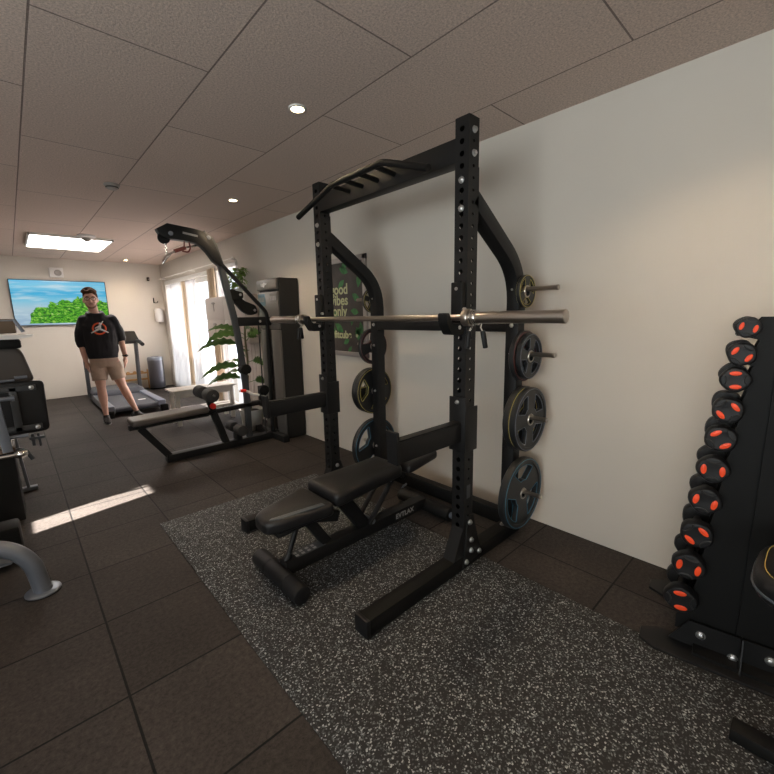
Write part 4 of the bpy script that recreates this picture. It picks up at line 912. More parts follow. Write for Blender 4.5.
for k in range(17): box(bm, cx0+0.012, cx0+0.022, cy0+0.205, cy1-0.195, 0.15+k*0.06, 0.15+k*0.06+0.054, 0.002)
obj('weight_stack', bm, 'rubber', cb)
bm = B(); tube(bm, [(1.95, my, 0.05), (1.95, my, 1.28)], 0.006, 6); obj('cable', bm, 'rubber', PM)
# hanging handle on the top pulley (own thing)
t = thing('pulldown_handle', 'chrome and red wide grip handle hanging from the machine top arm', 'handle', (1.13, my, 2.02))
bm = B()
pts = [(1.13, my, 2.02)]
for k in range(5):
    z = 2.005-k*0.022; tube(bm, [(1.13+0.008*math.cos(a), my+(0.006*math.sin(a) if k % 2 else 0), z+0.013*math.sin(a)) if k % 2 == 0 else (1.13, my+0.008*math.cos(a), z+0.013*math.sin(a)) for a in [2*PI*i/10 for i in range(10)]], 0.003, 6, closed=True)
obj('chain', bm, 'chrome', t)
bm = B(); tube(bm, smoothpath([(1.085, my-0.02, 1.845), (1.12, my-0.01, 1.90), (1.17, my, 1.925), (1.26, my+0.02, 1.975), (1.42, my+0.03, 2.02)], 0.03), 0.009, 12); tube(bm, smoothpath([(1.10, my+0.05, 1.83), (1.13, my+0.03, 1.88), (1.17, my+0.02, 1.92)], 0.03), 0.008, 12); tube(bm, [(1.13, my, 1.925), (1.14, my, 1.89)], 0.012, 10); obj('bar', bm, 'chrome', t)
bm = B(); cyl(bm, (1.20, my+0.005, 1.945), (1.30, my+0.02, 1.985), 0.017, 14); tube(bm, smoothpath([(1.26, my-0.01, 1.95), (1.31, my-0.02, 1.94), (1.34, my, 1.98), (1.33, my, 2.04)], 0.02), 0.007, 8); tube(bm, [(1.285, my, 1.99), (1.29, my, 2.04)], 0.006, 8); obj('grip', bm, M['redstripe'], t, label='dark red grip')
t = thing('cable_handle', 'white curved handle with red grip leaning on the low pulley', 'handle', (1.80, my-0.02, 0.55))
bm = B(); tube(bm, smoothpath([(1.66, my-0.06, 0.585), (1.74, my-0.06, 0.58), (1.80, my-0.06, 0.53), (1.87, my-0.06, 0.515)], 0.03), 0.013, 12); obj('bar', bm, 'plastic_white', t)
bm = B(); cyl(bm, (1.672, my-0.06, 0.588), (1.73, my-0.06, 0.583), 0.017, 14); obj('grip', bm, 'red', t)

# ================================================================ LEG MACHINE AT THE LEFT EDGE
LM = thing('leg_press_machine', 'dark leg machine with grey tube frame cut by the left edge', 'exercise machine', (-0.4, 3.4, 0))
gx, gy = -0.05, 2.52
bm = B(); tube(bm, smoothpath([(gx, gy, 0.01), (gx-0.02, gy+0.01, 0.17), (gx-0.10, gy+0.03, 0.27), (gx-0.24, gy+0.05, 0.30), (-0.9, 2.65, 0.31)], 0.12, 8), 0.037, 22); lt = obj('tube_leg', bm, 'steel_grey', LM, label='silver grey curved tube leg')
bm = B(); lathe(bm, [(0, 0.072), (0.008, 0.072), (0.012, 0.066), (0.012, 0.038), (0.03, 0.038)], (gx, gy, 0.0), (0, 0, 1), 32); obj('foot_flange', bm, 'steel_grey', lt)
bm = B(); cyl(bm, (gx, gy, 0.0), (gx, gy, 0.004), 0.076, 30); obj('rubber_foot', bm, 'rubber', lt)
ly = 3.62
def lf_(a, b, c): return Vector((a, ly+c, b))
bm = B(); pad(bm, roundpoly([(-0.55, 0.575), (0.118, 0.585), (0.125, 0.94), (-0.55, 0.95)], 0.035, 4), 0.045, lf_, 0.015, 4); bb = obj('back_board', bm, 'vinyl', LM)
bm = B(); box(bm, -0.5, 0.08, ly-0.03, ly, 0.88, 0.915, 0.004); box(bm, -0.5, 0.08, ly-0.03, ly, 0.61, 0.645, 0.004); box(bm, -0.06, -0.02, ly-0.03, ly, 0.61, 0.91, 0.004); obj('brace', bm, 'grey_frame', bb)
for x, z in ((0.055, 0.90), (0.055, 0.627), (-0.3, 0.9)): bolt(LM, (x, ly-0.03, z), (0, -1, 0), 0.011)
# round shrouded hip cover above
bm = B(); prism(bm, roundpoly([(-0.75, 0.93), (0.085, 0.93), (0.045, 1.13), (0.0, 1.185), (-0.06, 1.20), (-0.75, 1.20)], 0.04, 5), 0.24, ly+0.06); bevel_all(bm, 0.02, 3); obj('cover', bm, 'vinyl_grey', LM, label='large dull grey rounded cover')
bm = B(); box(bm, -0.75, 0.035, ly-0.02, ly+0.35, 1.262, 1.355, 0.012); obj('top_shield', bm, 'brown', LM, label='smoky brown top shield')
bm = B(); bar(bm, (0.028, ly-0.03, 1.355), (0.065, ly-0.03, 1.27), 0.014, 0.02); bar(bm, (-0.75, ly-0.022, 1.345), (0.02, ly-0.022, 1.345), 0.004, 0.008); obj('shield_trim', bm, 'steel_grey', LM)
bm = B(); prism(bm, roundpoly([(-0.7, 1.225), (0.02, 1.225), (0.10, 1.235), (0.115, 1.252), (0.0, 1.252), (-0.7, 1.25)], 0.005, 2), 0.08, ly-0.05); obj('lever', bm, 'plastic_white', LM, label='white flat lever')
bm = B(); box(bm, -0.13, 0.045, ly-0.03, ly+0.1, 1.165, 1.222, 0.012); box(bm, -0.2, -0.06, ly-0.06, ly+0.0, 1.222, 1.262, 0.006); obj('lever_bracket', bm, 'frame_dark', LM)
bm = B(); cyl(bm, (-0.9, 3.45, 0.485), (-0.06, 3.45, 0.493), 0.014, 16); lathe(bm, [(-0.04, 0.008), (-0.03, 0.018), (-0.01, 0.029), (0.01, 0.030), (0.03, 0.018), (0.036, 0.0)], (-0.05, 3.45, 0.493), (1, 0, 0), 24); obj('grip_bar', bm, 'chrome', LM, label='chrome bar with a bulb end')
bm = B(); cyl(bm, (-0.6, 3.45, 0.86), (-0.045, 3.45, 0.86), 0.013, 14); cyl(bm, (-0.05, 3.45, 0.86), (-0.035, 3.45, 0.86), 0.02, 14); bar(bm, (-0.13, 3.45, 0.86), (-0.11, 3.45, 0.52), 0.02, 0.05); cyl(bm, (-0.5, 3.5, 0.60), (0.0, 3.5, 0.60), 0.012, 12); obj('adjuster', bm, 'steel_grey', LM)
bm = B(); cyl(bm, (-0.02, ly-0.04, 0.975), (0.045, ly-0.04, 0.975), 0.01, 10); cyl(bm, (-0.4, ly-0.04, 0.955), (-0.02, ly-0.04, 0.96), 0.008, 8); obj('stop_rod', bm, 'steel_grey', LM)
bm = B(); box(bm, -0.9, -0.085, 3.52, 3.9, 0.02, 0.50, 0.01); obj('housing', bm, 'frame_dark', LM)
bm = B(); box(bm, -0.9, -0.075, 3.50, 3.9, 0.50, 0.53, 0.004); obj('board', bm, 'tan', LM, label='tan brown board')
bm = B(); box(bm, -0.9, -0.105, 2.97, 3.13, 0.012, 0.20, 0.02); obj('base_cover', bm, 'frame_dark', LM)
bm = B(); prism(bm, [(-0.9, 2.80), (-0.16, 2.86), (-0.11, 2.98), (-0.13, 3.0), (-0.9, 3.0)], 0.012, 0.04, lambda a, b, c: Vector((a, c, b))); obj('foot_plate', bm, 'steel_grey', LM, label='pale steel foot plate')
bm = B(); tube(bm, smoothpath([(-0.09, 3.55, 0.5), (-0.03, 3.55, 0.50), (0.0, 3.55, 0.42)], 0.03), 0.012, 10); tube(bm, [(0.02, 3.60, 0.58), (0.02, 3.60, 0.50)], 0.01, 8); tube(bm, [(0.05, 3.60, 0.58), (0.055, 3.60, 0.49)], 0.008, 8); box(bm, 0.0, 0.08, 3.58, 3.62, 0.545, 0.56); obj('linkage', bm, 'grey_frame', LM)
bm = B(); bar(bm, (-0.085, 4.2, 0.50), (-0.055, 4.2, 0.03), 0.02, 0.05, (0, 1, 0)); bar(bm, (-0.30, 4.2, 0.02), (0.0, 4.2, 0.02), 0.05, 0.03); box(bm, -0.30, -0.08, 3.9, 4.22, 0.47, 0.50); obj('support_strut', bm, 'steel_grey', LM)

# ================================================================ DUMBBELL TOWER
th = math.radians(9)
TW = thing('dumbbell_tower', 'tall black tapered dumbbell tower standing in the right corner', 'dumbbell rack', (1.90, 0.106, 0), 0)
TR = Matrix.Translation((1.90, 0.106, 0)) @ Matrix.Rotation(th, 4, 'Z')
def tw(x, y, z): return TR @ Vector((x, y, z))
TW.rotation_euler = (0, 0, th); 
bottom_w, top_w = 0.212, 0.098
ZD = [0.218, 0.363, 0.497, 0.635, 0.758, 0.874, 0.978, 1.086, 1.174, 1.263]
for s in (1, -1):
    for x0 in (-0.045, 0.035):
        bm = B()
        outline = [(s*0.003, 0.06), (s*(bottom_w-0.03), 0.06), (s*(bottom_w-0.03), 0.12)]
        zsn = ZD
        for k, zc in enumerate(zsn):
            wv = bottom_w+(top_w-bottom_w)*(zc/1.30)
            outline += [(s*(wv-0.055), zc-0.040), (s*(wv-0.01), zc-0.028), (s*(wv+0.008), zc-0.026), (s*(wv+0.008), zc-0.014), (s*(wv-0.02), zc-0.014), (s*(wv-0.05), zc+0.006)]
        outline += [(s*0.055, 1.285), (s*0.045, 1.30), (s*0.003, 1.30)]
        prism(bm, outline, 0.01, x0, lambda a, b, c: tw(b, a, c)); obj('side_panel', bm, 'frame_dark', TW, smooth=False)
bm = B(); prism(bm, [(-0.05, 0.06), (0.05, 0.06), (0.035, 1.27), (-0.035, 1.27)], 0.07, -0.035, lambda a, b, c: tw(b, a, c)); obj('core_post', bm, 'frame_dark', TW, smooth=False)
for x0 in (-0.11, 0.27):
    bm = B(); prism(bm, [(-0.36, x0-0.0), (-0.30, x0-0.05), (0.24, x0-0.05), (0.295, x0-0.02), (0.295, x0+0.05), (0.24, x0+0.085), (-0.30, x0+0.085), (-0.36, x0+0.04)], 0.012, 0.004, lambda a, b, c: tw(c, a, b)); bevel_all(bm, 0.002, 1); obj('foot_plate', bm, 'frame', TW)
bm = B(); prism(bm, [(-0.12, -0.20), (0.12, -0.20), (0.12, 0.20), (-0.12, 0.20)], 0.014, 0.016, lambda a, b, c: tw(c*0.6, a, b)) ; obj('base_plate', bm, 'frame_dark', TW)
bm = B(); prism(bm, [(-0.04, 0.02), (0.05, 0.02), (0.05, 0.12), (0.0, 0.14)], 0.004, -0.02, lambda a, b, c: tw(a-0.1, b, c)); prism(bm, [(-0.20, 0.016), (0.20, 0.016), (0.14, 0.12), (-0.14, 0.12)], 0.006, -0.065, lambda a, b, c: tw(b, a, c)); obj('rib', bm, 'frame', TW)
for yy, zz in ((0.10, 0.075), (-0.10, 0.075), (0.0, 0.03)): bolt(TW, tw(-0.066, yy, zz), TR.to_3x3() @ Vector((-1, 0, 0)), 0.012)
# ---- the dumbbells (all hang by the handle on the hooks of the panels)
def make_dumbbell(scale, label):
    t = thing('dumbbell', label, 'dumbbell', (0, 0, 0), 0, 'rubber dumbbells on the tower')
    r = 0.047*scale; L = 0.036*scale
    for s in (-1, 1):
        bm = B(); n = 30; rings = []
        prof = [(0.055, 0.5), (0.058, 0.92), (0.066, 1.0), (0.066+L*0.75, 1.0), (0.066+L*1.0, 0.90), (0.066+L*1.06, 0.78), (0.066+L*1.0, 0.55), (0.066+L*1.0, 0.0)]
        for a, q in prof:
            ring = []
            for i in range(n):
                an = 2*PI*i/n; k = 1.0+0.075*math.cos(2*an) if q > 0.5 else 1.0
                ring.append(bm.verts.new((s*a, r*q*k*math.cos(an), r*q*(2-k)*math.sin(an))))
            rings.append(ring)
        for A, Bq in zip(rings, rings[1:]):
            for i in range(n): bm.faces.new((A[i], A[(i+1) % n], Bq[(i+1) % n], Bq[i]))
        bm.faces.new(rings[0])
        bmesh.ops.remove_doubles(bm, verts=bm.verts, dist=1e-6); bmesh.ops.recalc_face_normals(bm, faces=bm.faces)
        hd = obj('head', bm, 'rubber', t, world=False)
        for q in (-1, 1):
            bm = B(); lathe(bm, [(0, 0.013*scale), (0.003, 0.0125*scale), (0.0045, 0.007*scale), (0.005, 0)], (0, 0, 0), (s, 0, 0), 20)
            bmesh.ops.transform(bm, matrix=Matrix.Translation((s*(0.066+L*1.03), q*r*0.56, 0)) @ Matrix.Diagonal((1, 0.68, 1.45, 1)), verts=bm.verts)
            obj('insert', bm, 'orange', hd, world=False, label='orange-red oval insert')
        for q in (-1, 1):
            bm = B(); tube(bm, [(s*(0.066+L*1.04), r*0.42*math.cos(a), q*r*0.80+q*-r*0.22*math.sin(a)) for a in [PI*k/10 for k in range(11)]], 0.003*scale, 6)
            obj('ridge', bm, 'plate', hd, world=False)
    bm = B(); lathe(bm, [(-0.06, 0.013), (-0.03, 0.0145), (0, 0.016), (0.03, 0.0145), (0.06, 0.013)], (0, 0, 0), (1, 0, 0), 18); obj('handle', bm, 'frame', t, world=False)
    return t
words = ['smallest rubber dumbbell on the top hook', 'dumbbell second from the top', 'dumbbell third from the top', 'dumbbell fourth from the top', 'dumbbell fifth from the top', 'dumbbell sixth from the top, just above the middle gap', 'dumbbell seventh from the top', 'dumbbell third from the bottom', 'dumbbell second from the bottom', 'largest rubber dumbbell on the lowest hook']
twist = [0.25, 0.55, 1.5, -0.7, 0.95, 0.0, 0.2, -0.85, 0.15, 1.45]
kinds = {}
for k in range(10):
    idx = 9-k  # 0 = lowest
    zc = ZD[idx]; wv = bottom_w+(top_w-bottom_w)*(zc/1.30)
    sc_ = 0.70+0.42*(k/9)**0.6
    for s in (1, -1):
        lab = words[k]+' of the black tower, '+('left side' if s == 1 else 'right side')
        t = make_dumbbell(sc_, lab)
        t.location = tw(-0.005, s*(wv-0.018), zc+0.004)
        t.rotation_mode = 'XYZ'; t.rotation_euler = (twist[k] if s == 1 else -twist[k]+0.4, 0, th)

# ---- bench pad at the right edge
t = thing('padded_stool', 'black padded seat with yellow stitching cut by the right edge', 'seat', (1.50, -0.11, 0))
def pf(a, b, c): return Vector((1.50+a, -0.11+b, 0.552+c))
ol = roundpoly([(-0.17, -0.17), (0.17, -0.17), (0.17, 0.17), (-0.17, 0.17)], 0.13, 8)
bm = B(); pad(bm, ol, 0.075, pf, 0.03, 5, 0.008); cu = obj('cushion', bm, 'vinyl', t)
il = [(a*0.88, b*0.88) for a, b in ol]
bm = B()
for i in range(len(il)):
    a = Vector(il[i]); b = Vector(il[(i+1) % len(il)]); nseg = max(1, int((b-a).length/0.008))
    for j in range(nseg):
        p = a.lerp(b, (j+0.1)/nseg); q = a.lerp(b, (j+0.75)/nseg); tube(bm, [pf(p.x, p.y, 0.0765), pf(q.x, q.y, 0.0765)], 0.0012, 5)
obj('stitching', bm, 'thread', cu, label='yellow stitching')
bm = B(); tube(bm, [pf(a*1.0, b*1.0, 0.03) for a, b in ol], 0.004, 8, closed=True); obj('piping', bm, 'vinyl_sheen_piping', cu)
bm = B(); box(bm, 1.40, 1.60, -0.23, -0.03, 0.525, 0.546, 0.004); cyl(bm, (1.50, -0.13, 0.03), (1.50, -0.13, 0.53), 0.032, 20); obj('post', bm, 'frame_dark', t)
bm = B(); box(bm, 1.47, 1.53, -0.42, 0.06, 0.008, 0.05, 0.006); box(bm, 1.30, 1.72, -0.16, -0.10, 0.008, 0.05, 0.006); obj('base', bm, 'frame_dark', t)
bm = B(); cyl(bm, (1.395, -0.03, 0.50), (1.395, -0.03, 0.527), 0.012, 12); obj('stud', bm, 'zinc', t)

# ================================================================ PERSON
P0 = Vector((0.97, 6.38, 0)); paz = math.radians(-8.65)
PT = Matrix.Translation(P0) @ Matrix.Rotation(paz, 4, 'Z')
PS = thing('person', 'person in black hoodie, beige shorts and dark shoes standing by the treadmill', 'person', P0, paz)
def remesh(bm, voxel, smooth_it=3):
    me = bpy.data.meshes.new('tmp'); bm.to_mesh(me); bm.free(); o = bpy.data.objects.new('tmp', me); C.objects.link(o)
    m = o.modifiers.new('r', 'REMESH'); m.mode = 'VOXEL'; m.voxel_size = voxel
    if smooth_it: s = o.modifiers.new('s', 'SMOOTH'); s.factor = 0.5; s.iterations = smooth_it
    dg = bpy.context.evaluated_depsgraph_get(); out = bpy.data.meshes.new_from_object(o.evaluated_get(dg), depsgraph=dg)
    bpy.data.objects.remove(o); bpy.data.meshes.remove(me); return out
def limb(bm, pts, rs, n=16, flatx=1.0):
    """tapered limb with rounded ends"""
    pts = [Vector(p) for p in pts]; P = []; Rr = []
    for i in range(len(pts)-1):
        for j in range(4):
            t_ = j/4; P.append(pts[i].lerp(pts[i+1], t_)); Rr.append(rs[i]*(1-t_)+rs[i+1]*t_)
    P.append(pts[-1]); Rr.append(rs[-1])
    tube(bm, P, 1.0, n, scales=Rr)
    for p, r in ((pts[0], rs[0]), (pts[-1], rs[-1])):
        g = bmesh.ops.create_icosphere(bm, subdivisions=2, radius=r*0.99); bmesh.ops.translate(bm, vec=p, verts=g['verts'])
def ball(bm, c, r, sub=3, rot=None):
    g = bmesh.ops.create_icosphere(bm, subdivisions=sub, radius=1.0); m = Matrix.Translation(c)
    if rot: m = m @ rot
    bmesh.ops.transform(bm, matrix=m @ Matrix.Diagonal((*r, 1)), verts=g['verts'])
def loft(bm, secs, n=24):
    rings = []
    for (x, y, z, rx, ry) in secs:
        rings.append([bm.verts.new((x+rx*math.copysign(abs(math.cos(t_))**0.85, math.cos(t_)), y+ry*math.copysign(abs(math.sin(t_))**0.85, math.sin(t_)), z)) for t_ in [2*PI*i/n for i in range(n)]])
    for A, Bq in zip(rings, rings[1:]):
        for i in range(n): bm.faces.new((A[i], A[(i+1) % n], Bq[(i+1) % n], Bq[i]))
    bm.faces.new(list(reversed(rings[0]))); bm.faces.new(rings[-1])
tilt = Matrix.Rotation(math.radians(-6), 4, 'Y')
HC = Vector((-0.165, -0.01, 1.60))   # head centre
sh = {-1: (-0.285, 0.0, 1.345), 1: (0.045, 0.0, 1.35)}
el = {-1: (-0.330, 0.03, 1.07), 1: (0.10, 0.03, 1.085)}
wr = {-1: (-0.305, -0.03, 0.83), 1: (0.125, -0.04, 0.86)}
hips = {-1: (-0.185, 0, 0.80), 1: (-0.03, 0, 0.80)}
kn = {-1: (-0.185, -0.06, 0.475), 1: (0.045, -0.03, 0.475)}
an = {-1: (-0.175, -0.05, 0.085), 1: (0.175, -0.01, 0.085)}
bm = B()
loft(bm, [(-0.11, 0, 0.76, 0.15, 0.10), (-0.11, 0, 0.86, 0.155, 0.10), (-0.115, 0, 1.0, 0.135, 0.09), (-0.125, 0, 1.18, 0.16, 0.10), (-0.125, 0, 1.32, 0.165, 0.09), (-0.13, 0, 1.40, 0.10, 0.06)])
limb(bm, [(-0.135, 0.01, 1.36), (-0.15, 0.005, 1.45), (-0.16, 0.0, 1.54)], [0.062, 0.052, 0.052])
ball(bm, HC+Vector((0, 0.01, 0.02)), (0.073, 0.093, 0.105), 4, tilt)      # skull
ball(bm, HC+Vector((0.0, -0.025, -0.045)), (0.056, 0.062, 0.075), 3, tilt)  # jaw
ball(bm, HC+Vector((-0.002, -0.05, -0.105)), (0.028, 0.028, 0.022), 3)      # chin
ball(bm, HC+Vector((0, -0.093, -0.012)), (0.012, 0.018, 0.026), 3)        # nose
ball(bm, HC+Vector((0, -0.100, -0.028)), (0.016, 0.015, 0.010), 3)
for s in (-1, 1):
    ball(bm, HC+Vector((s*0.075, 0.012, -0.01+s*0.006)), (0.010, 0.020, 0.030), 3)   # ears
    ball(bm, HC+Vector((s*0.036, -0.062, -0.03)), (0.022, 0.018, 0.018), 2)
    limb(bm, [Vector(sh[s])+Vector((-s*0.02, 0, -0.01)), el[s], wr[s]], [0.046, 0.040, 0.027])
    w_ = Vector(wr[s]); inward = -s
    palm = w_+Vector((inward*0.006, -0.008, -0.055))
    ball(bm, palm, (0.027, 0.036, 0.050), 3)
    for i in range(4):  # fingers, unequal and softly bent
        fy = -0.036+0.020*i+0.005; L = (0.060, 0.070, 0.066, 0.052)[i]
        b0 = palm+Vector((0, fy, -0.030)); limb(bm, [b0, b0+Vector((inward*0.006, -0.003, -L*0.5)), b0+Vector((inward*0.020, -0.004, -L*0.95))], [0.0095, 0.009, 0.0075], 8)
    b0 = palm+Vector((inward*0.004, -0.030, 0.012)); limb(bm, [b0, b0+Vector((inward*0.008, -0.026, -0.028)), b0+Vector((inward*0.014, -0.030, -0.058))], [0.012, 0.0105, 0.009], 8)
    limb(bm, [hips[s], (hips[s][0]*0.5+kn[s][0]*0.5, 0.0, 0.64), kn[s]], [0.088, 0.072, 0.052])
    k_ = Vector(kn[s]); a_ = Vector(an[s])
    limb(bm, [k_, k_.lerp(a_, 0.3)+Vector((0, 0.015, 0)), k_.lerp(a_, 0.7)+Vector((0, 0.006, 0)), a_, a_+Vector((0, 0, -0.03))], [0.050, 0.053, 0.036, 0.029, 0.03])
    d_ = Vector((s*0.25 if s < 0 else 0.55, -1, 0)).normalized(); limb(bm, [a_+Vector((0, 0, -0.035)), a_+d_*0.05+Vector((0, 0, -0.045))], [0.026, 0.022])
me = remesh(bm, 0.0055, 4); me.transform(PT); body = obj('body', me, 'skin', PS, angle=80)
# hoodie
bm = B()
loft(bm, [(-0.115, 0, 0.875, 0.165, 0.12), (-0.115, 0, 0.93, 0.178, 0.13), (-0.118, 0, 1.05, 0.178, 0.13), (-0.12, 0, 1.18, 0.182, 0.13), (-0.122, 0, 1.27, 0.182, 0.125), (-0.125, 0, 1.33, 0.165, 0.11), (-0.13, 0, 1.385, 0.115, 0.09), (-0.135, 0.005, 1.425, 0.085, 0.075)])
for s in (-1, 1):
    e_ = Vector(el[s]); w_ = Vector(wr[s]); c_ = e_.lerp(w_, 0.12 if s < 0 else 0.0)
    limb(bm, [Vector(sh[s])+Vector((-s*0.02, 0, 0.0)), Vector(sh[s]).lerp(e_, 0.5)+Vector((s*0.008, 0, 0)), e_+Vector((s*0.004, 0.0, 0.02)), c_], [0.068, 0.063, 0.060, 0.056])
tube(bm, [(-0.14+0.078*math.cos(a), 0.012+0.078*math.sin(a), 1.425+0.022*math.sin(a)) for a in [2*PI*i/20 for i in range(20)]], 0.028, 10, closed=True)
ball(bm, (-0.13, 0.10, 1.38), (0.10, 0.055, 0.085), 3)
me = remesh(bm, 0.009, 4)
for v in me.vertices:
    n_ = noise.noise(Vector(v.co)*13.0)*0.007+noise.noise(Vector((v.co.x*30, v.co.y*30, v.co.z*9)))*0.004; v.co += v.normal*n_
bvh = BVHTree.FromPolygons([v.co.copy() for v in me.vertices], [tuple(p.vertices) for p in me.polygons])
me.transform(PT); hoodie = obj('hoodie', me, 'hoodie', PS, angle=80, label='black hoodie with pushed-up sleeves')
def onchest(mesh2d, cx, cz_, lift):
    for v in mesh2d.vertices:
        x, z = cx+v.co.x, cz_+v.co.y; h, *_ = bvh.ray_cast(Vector((x, -0.6, z)), Vector((0, 1, 0)))
        y = h.y if h else -0.12; v.co = Vector((x, y-lift, z))
    mesh2d.transform(PT); return mesh2d
def ringmesh(r0, r1, n=40):
    bm = B(); rs = [r0, (r0+r1)/2, r1]; R3 = [[bm.verts.new((r*math.cos(2*PI*i/n), r*math.sin(2*PI*i/n), 0)) for i in range(n)] for r in rs]
    for A, Bq in zip(R3, R3[1:]):
        for i in range(n): bm.faces.new((A[i], A[(i+1) % n], Bq[(i+1) % n], Bq[i]))
    m_ = bpy.data.meshes.new('ring'); bm.to_mesh(m_); bm.free(); return m_
lg = obj('chest_print', onchest(ringmesh(0.058, 0.077), -0.115, 1.235, 0.004), 'orange_print', hoodie, label='orange ring print'); thicken(lg, 0.001)
def strip(p, q, w0, w1):
    p, q = Vector((*p, 0)), Vector((*q, 0)); d = (q-p).normalized(); nn = Vector((-d.y, d.x, 0)); n = 6
    bm = B(); rows = [(bm.verts.new(p.lerp(q, i/n)+nn*(w0+(w1-w0)*i/n)), bm.verts.new(p.lerp(q, i/n)-nn*(w0+(w1-w0)*i/n))) for i in range(n+1)]
    for A, Bq in zip(rows, rows[1:]): bm.faces.new((A[0], A[1], Bq[1], Bq[0]))
    return bm
bm = B()
for p, q, w0, w1 in (((0.0, 0.0), (-0.09, -0.052), 0.014, 0.006), ((0.0, 0.0), (0.09, -0.052), 0.014, 0.006), ((0.0, -0.01), (0.012, 0.048), 0.018, 0.012), ((0.012, 0.04), (0.048, 0.095), 0.009, 0.005), ((0.0, 0.03), (-0.045, 0.005), 0.009, 0.006), ((0.010, 0.052), (0.016, 0.075), 0.011, 0.009)):
    s_ = strip(p, q, w0, w1); m_ = bpy.data.meshes.new('s'); s_.to_mesh(m_); s_.free(); bm.from_mesh(m_)
m_ = bpy.data.meshes.new('figure'); bm.to_mesh(m_); bm.free()
lg2 = obj('leaping_emblem', onchest(m_, -0.115, 1.235, 0.0065), 'white_print', hoodie, label='white leaping emblem'); thicken(lg2, 0.001)
bm = B(); loft(bm, [(-0.115, 0, 0.855, 0.158, 0.115), (-0.115, 0, 0.86, 0.163, 0.12), (-0.115, 0, 0.90, 0.165, 0.122), (-0.115, 0, 0.905, 0.155, 0.11)]); 
bmesh.ops.transform(bm, matrix=PT, verts=bm.verts); obj('hem_band', bm, 'hoodie', hoodie)
# shorts
bm = B()
loft(bm, [(-0.11, 0, 0.74, 0.165, 0.112), (-0.11, 0, 0.80, 0.162, 0.113), (-0.113, 0, 0.90, 0.152, 0.106)])
for s in (-1, 1):
    h_ = Vector(hips[s]); k_ = Vector(kn[s]); e = h_.lerp(k_, 0.72)
    P = [h_+Vector((0, 0, -0.02)), h_.lerp(k_, 0.35), e]; tube(bm, P, 1.0, 20, scales=[0.092, 0.092, 0.088])
me = remesh(bm, 0.008, 3)
for v in me.vertices: v.co += v.normal*(noise.noise(Vector(v.co)*16.0)*0.006)
me.transform(PT); obj('shorts', me, 'shorts', PS, angle=80, label='beige knee-length shorts')
# shoes
for s in (-1, 1):
    a_ = Vector(an[s]); d_ = Vector((s*0.2 if s < 0 else 0.9, -1, 0)).normalized()
    if s < 0: d_ = Vector((0.12, -1, 0)).normalized()
    g0 = Vector((a_.x, a_.y, 0)); bm = B(); lat = Vector((-d_.y, d_.x, 0))
    rr = [(-0.075, 0.030, 0.035), (-0.04, 0.036, 0.05), (0.02, 0.037, 0.052), (0.08, 0.043, 0.036), (0.13, 0.043, 0.027), (0.17, 0.030, 0.020)]
    for (l, w0, h0) in rr: ball(bm, g0+d_*l+Vector((0, 0, 0.018+h0*0.6)), (w0, w0, h0), 2)
    P = [g0+d_*l+Vector((0, 0, 0.018+h0*0.55)) for l, w0, h0 in rr]; tube(bm, P, 1.0, 14, scales=[(w0+h0)/2*0.92 for l, w0, h0 in rr])
    limb(bm, [g0+Vector((0, 0, 0.05)), g0+Vector((0, 0, 0.085))], [0.040, 0.038])
    me = remesh(bm, 0.007, 3)
    for v in me.vertices: v.co.z = max(v.co.z, 0.012)
    me.transform(PT); so_ = obj('shoe', me, 'shoe', PS, angle=80)
    out = []
    for i in range(24):
        t_ = 2*PI*i/24; l = 0.05+0.135*math.cos(t_); w0 = 0.042*math.sin(t_)*(1.0+0.12*math.cos(t_)); out.append((l, w0))
    bm = B(); pad(bm, out, 0.02, lambda a, b, c: g0+d_*a+lat*b+Vector((0, 0, c)), 0.005, 2); bmesh.ops.transform(bm, matrix=PT, verts=bm.verts); obj('sole', bm, 'sole', so_)
    bm = B()
    for k in range(4): p = g0+d_*(0.045+k*0.018)+Vector((0, 0, 0.088-k*0.010)); tube(bm, [p-lat*0.020, p+Vector((0, 0, 0.004)), p+lat*0.020], 0.0025, 6)
    bmesh.ops.transform(bm, matrix=PT, verts=bm.verts); obj('laces', bm, 'sole', so_)
# hair, beard, glasses, watch, phone
bm = B(); R_ = random.Random(5)
ball(bm, HC+Vector((0, 0.022, 0.045)), (0.080, 0.092, 0.090), 3, tilt)
for i in range(46):
    a = R_.random()*2*PI; ph = R_.random()**0.6*1.25; c_ = HC+tilt @ Vector((0.072*math.cos(a)*math.sin(ph), 0.015+0.085*math.sin(a)*math.sin(ph), 0.065+0.080*math.cos(ph))); ball(bm, c_, (0.022, 0.022, 0.018), 2)
for i in range(9): ball(bm, HC+tilt @ Vector((-0.055+0.0135*i, -0.062+abs(i-4)*0.004, 0.098+0.012*math.sin(i*1.3))), (0.019, 0.020, 0.019), 2)
for v in list(bm.verts):
    if v.co.y < HC.y-0.045 and v.co.z < HC.z+0.062: v.co.z = HC.z+0.062+ (v.co.z-HC.z-0.062)*0.1
    if v.co.z < HC.z-0.03: v.co.z = HC.z-0.03
me = remesh(bm, 0.006, 2); me.transform(PT); obj('hair', me, 'hair', PS, angle=80, label='short wavy brown hair')
bm = B()
for i in range(15):
    a = PI*(i/14); ball(bm, HC+Vector((-0.056*math.cos(a), -0.022-0.052*math.sin(a), -0.045-0.060*math.sin(a))), (0.010, 0.008, 0.013), 2)
for i in range(7): ball(bm, HC+Vector((-0.024+0.008*i, -0.088+abs(i-3)*0.002, -0.046-abs(i-3)*0.004)), (0.006, 0.006, 0.005), 2)
me = remesh(bm, 0.005, 2); me.transform(PT); obj('beard', me, 'beard', PS, angle=80)
M['lip'] = mat('lips', (0.45, 0.19, 0.16), 0.5); M['eye_white'] = mat('eye_white', (0.75, 0.73, 0.7), 0.3)
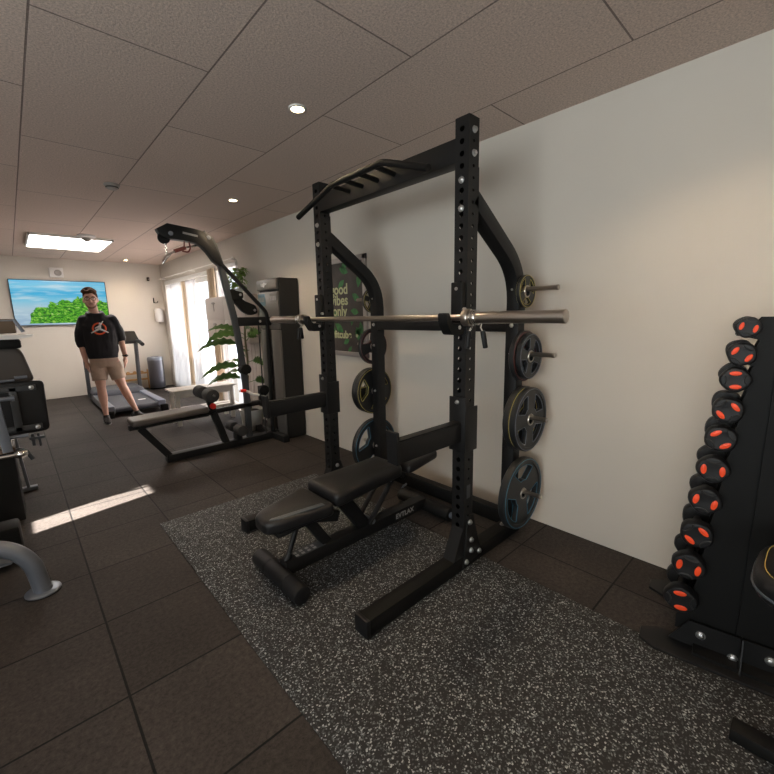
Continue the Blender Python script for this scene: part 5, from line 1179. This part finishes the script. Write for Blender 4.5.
bm = B(); ball(bm, HC+Vector((0, -0.090, -0.062)), (0.020, 0.007, 0.0055), 2); bmesh.ops.transform(bm, matrix=PT, verts=bm.verts); obj('mouth', bm, 'lip', PS)
for s in (-1, 1):
    bm = B(); ball(bm, HC+Vector((s*0.031, -0.078, 0.008)), (0.013, 0.009, 0.0075), 2); bmesh.ops.transform(bm, matrix=PT, verts=bm.verts); ey = obj('eye', bm, 'eye_white', PS)
    bm = B(); ball(bm, HC+Vector((s*0.031, -0.0855, 0.008)), (0.006, 0.003, 0.006), 2); bmesh.ops.transform(bm, matrix=PT, verts=bm.verts); obj('iris', bm, 'hair', ey)
    bm = B(); tube(bm, [HC+Vector((s*0.014, -0.090, 0.030)), HC+Vector((s*0.032, -0.088, 0.034)), HC+Vector((s*0.05, -0.076, 0.028))], 0.0042, 6); bmesh.ops.transform(bm, matrix=PT, verts=bm.verts); obj('eyebrow', bm, 'hair', PS)
bm = B()
for s in (-1, 1):
    tube(bm, [HC+Vector((s*0.033+0.026*math.cos(a), -0.100+0.004*abs(math.cos(a)), 0.006+0.019*math.sin(a))) for a in [2*PI*i/18 for i in range(18)]], 0.0025, 6, closed=True)
    tube(bm, [HC+Vector((s*0.059, -0.097, 0.010)), HC+Vector((s*0.077, -0.05, 0.008)), HC+Vector((s*0.080, 0.015, 0.006))], 0.0022, 6)
tube(bm, [HC+Vector((-0.008, -0.103, 0.010)), HC+Vector((0, -0.107, 0.013)), HC+Vector((0.008, -0.103, 0.010))], 0.0022, 6)
bmesh.ops.transform(bm, matrix=PT, verts=bm.verts); obj('glasses', bm, 'watch', PS, label='dark round-rimmed glasses')
bm = B(); w_ = Vector(wr[1]); tube(bm, [w_+Vector((0.031*math.cos(a), 0.029*math.sin(a), 0.012)) for a in [2*PI*i/18 for i in range(18)]], 0.008, 8, closed=True); ball(bm, w_+Vector((0.012, -0.030, 0.012)), (0.018, 0.008, 0.018), 2); bmesh.ops.transform(bm, matrix=PT, verts=bm.verts); obj('wristwatch', bm, 'watch', PS)
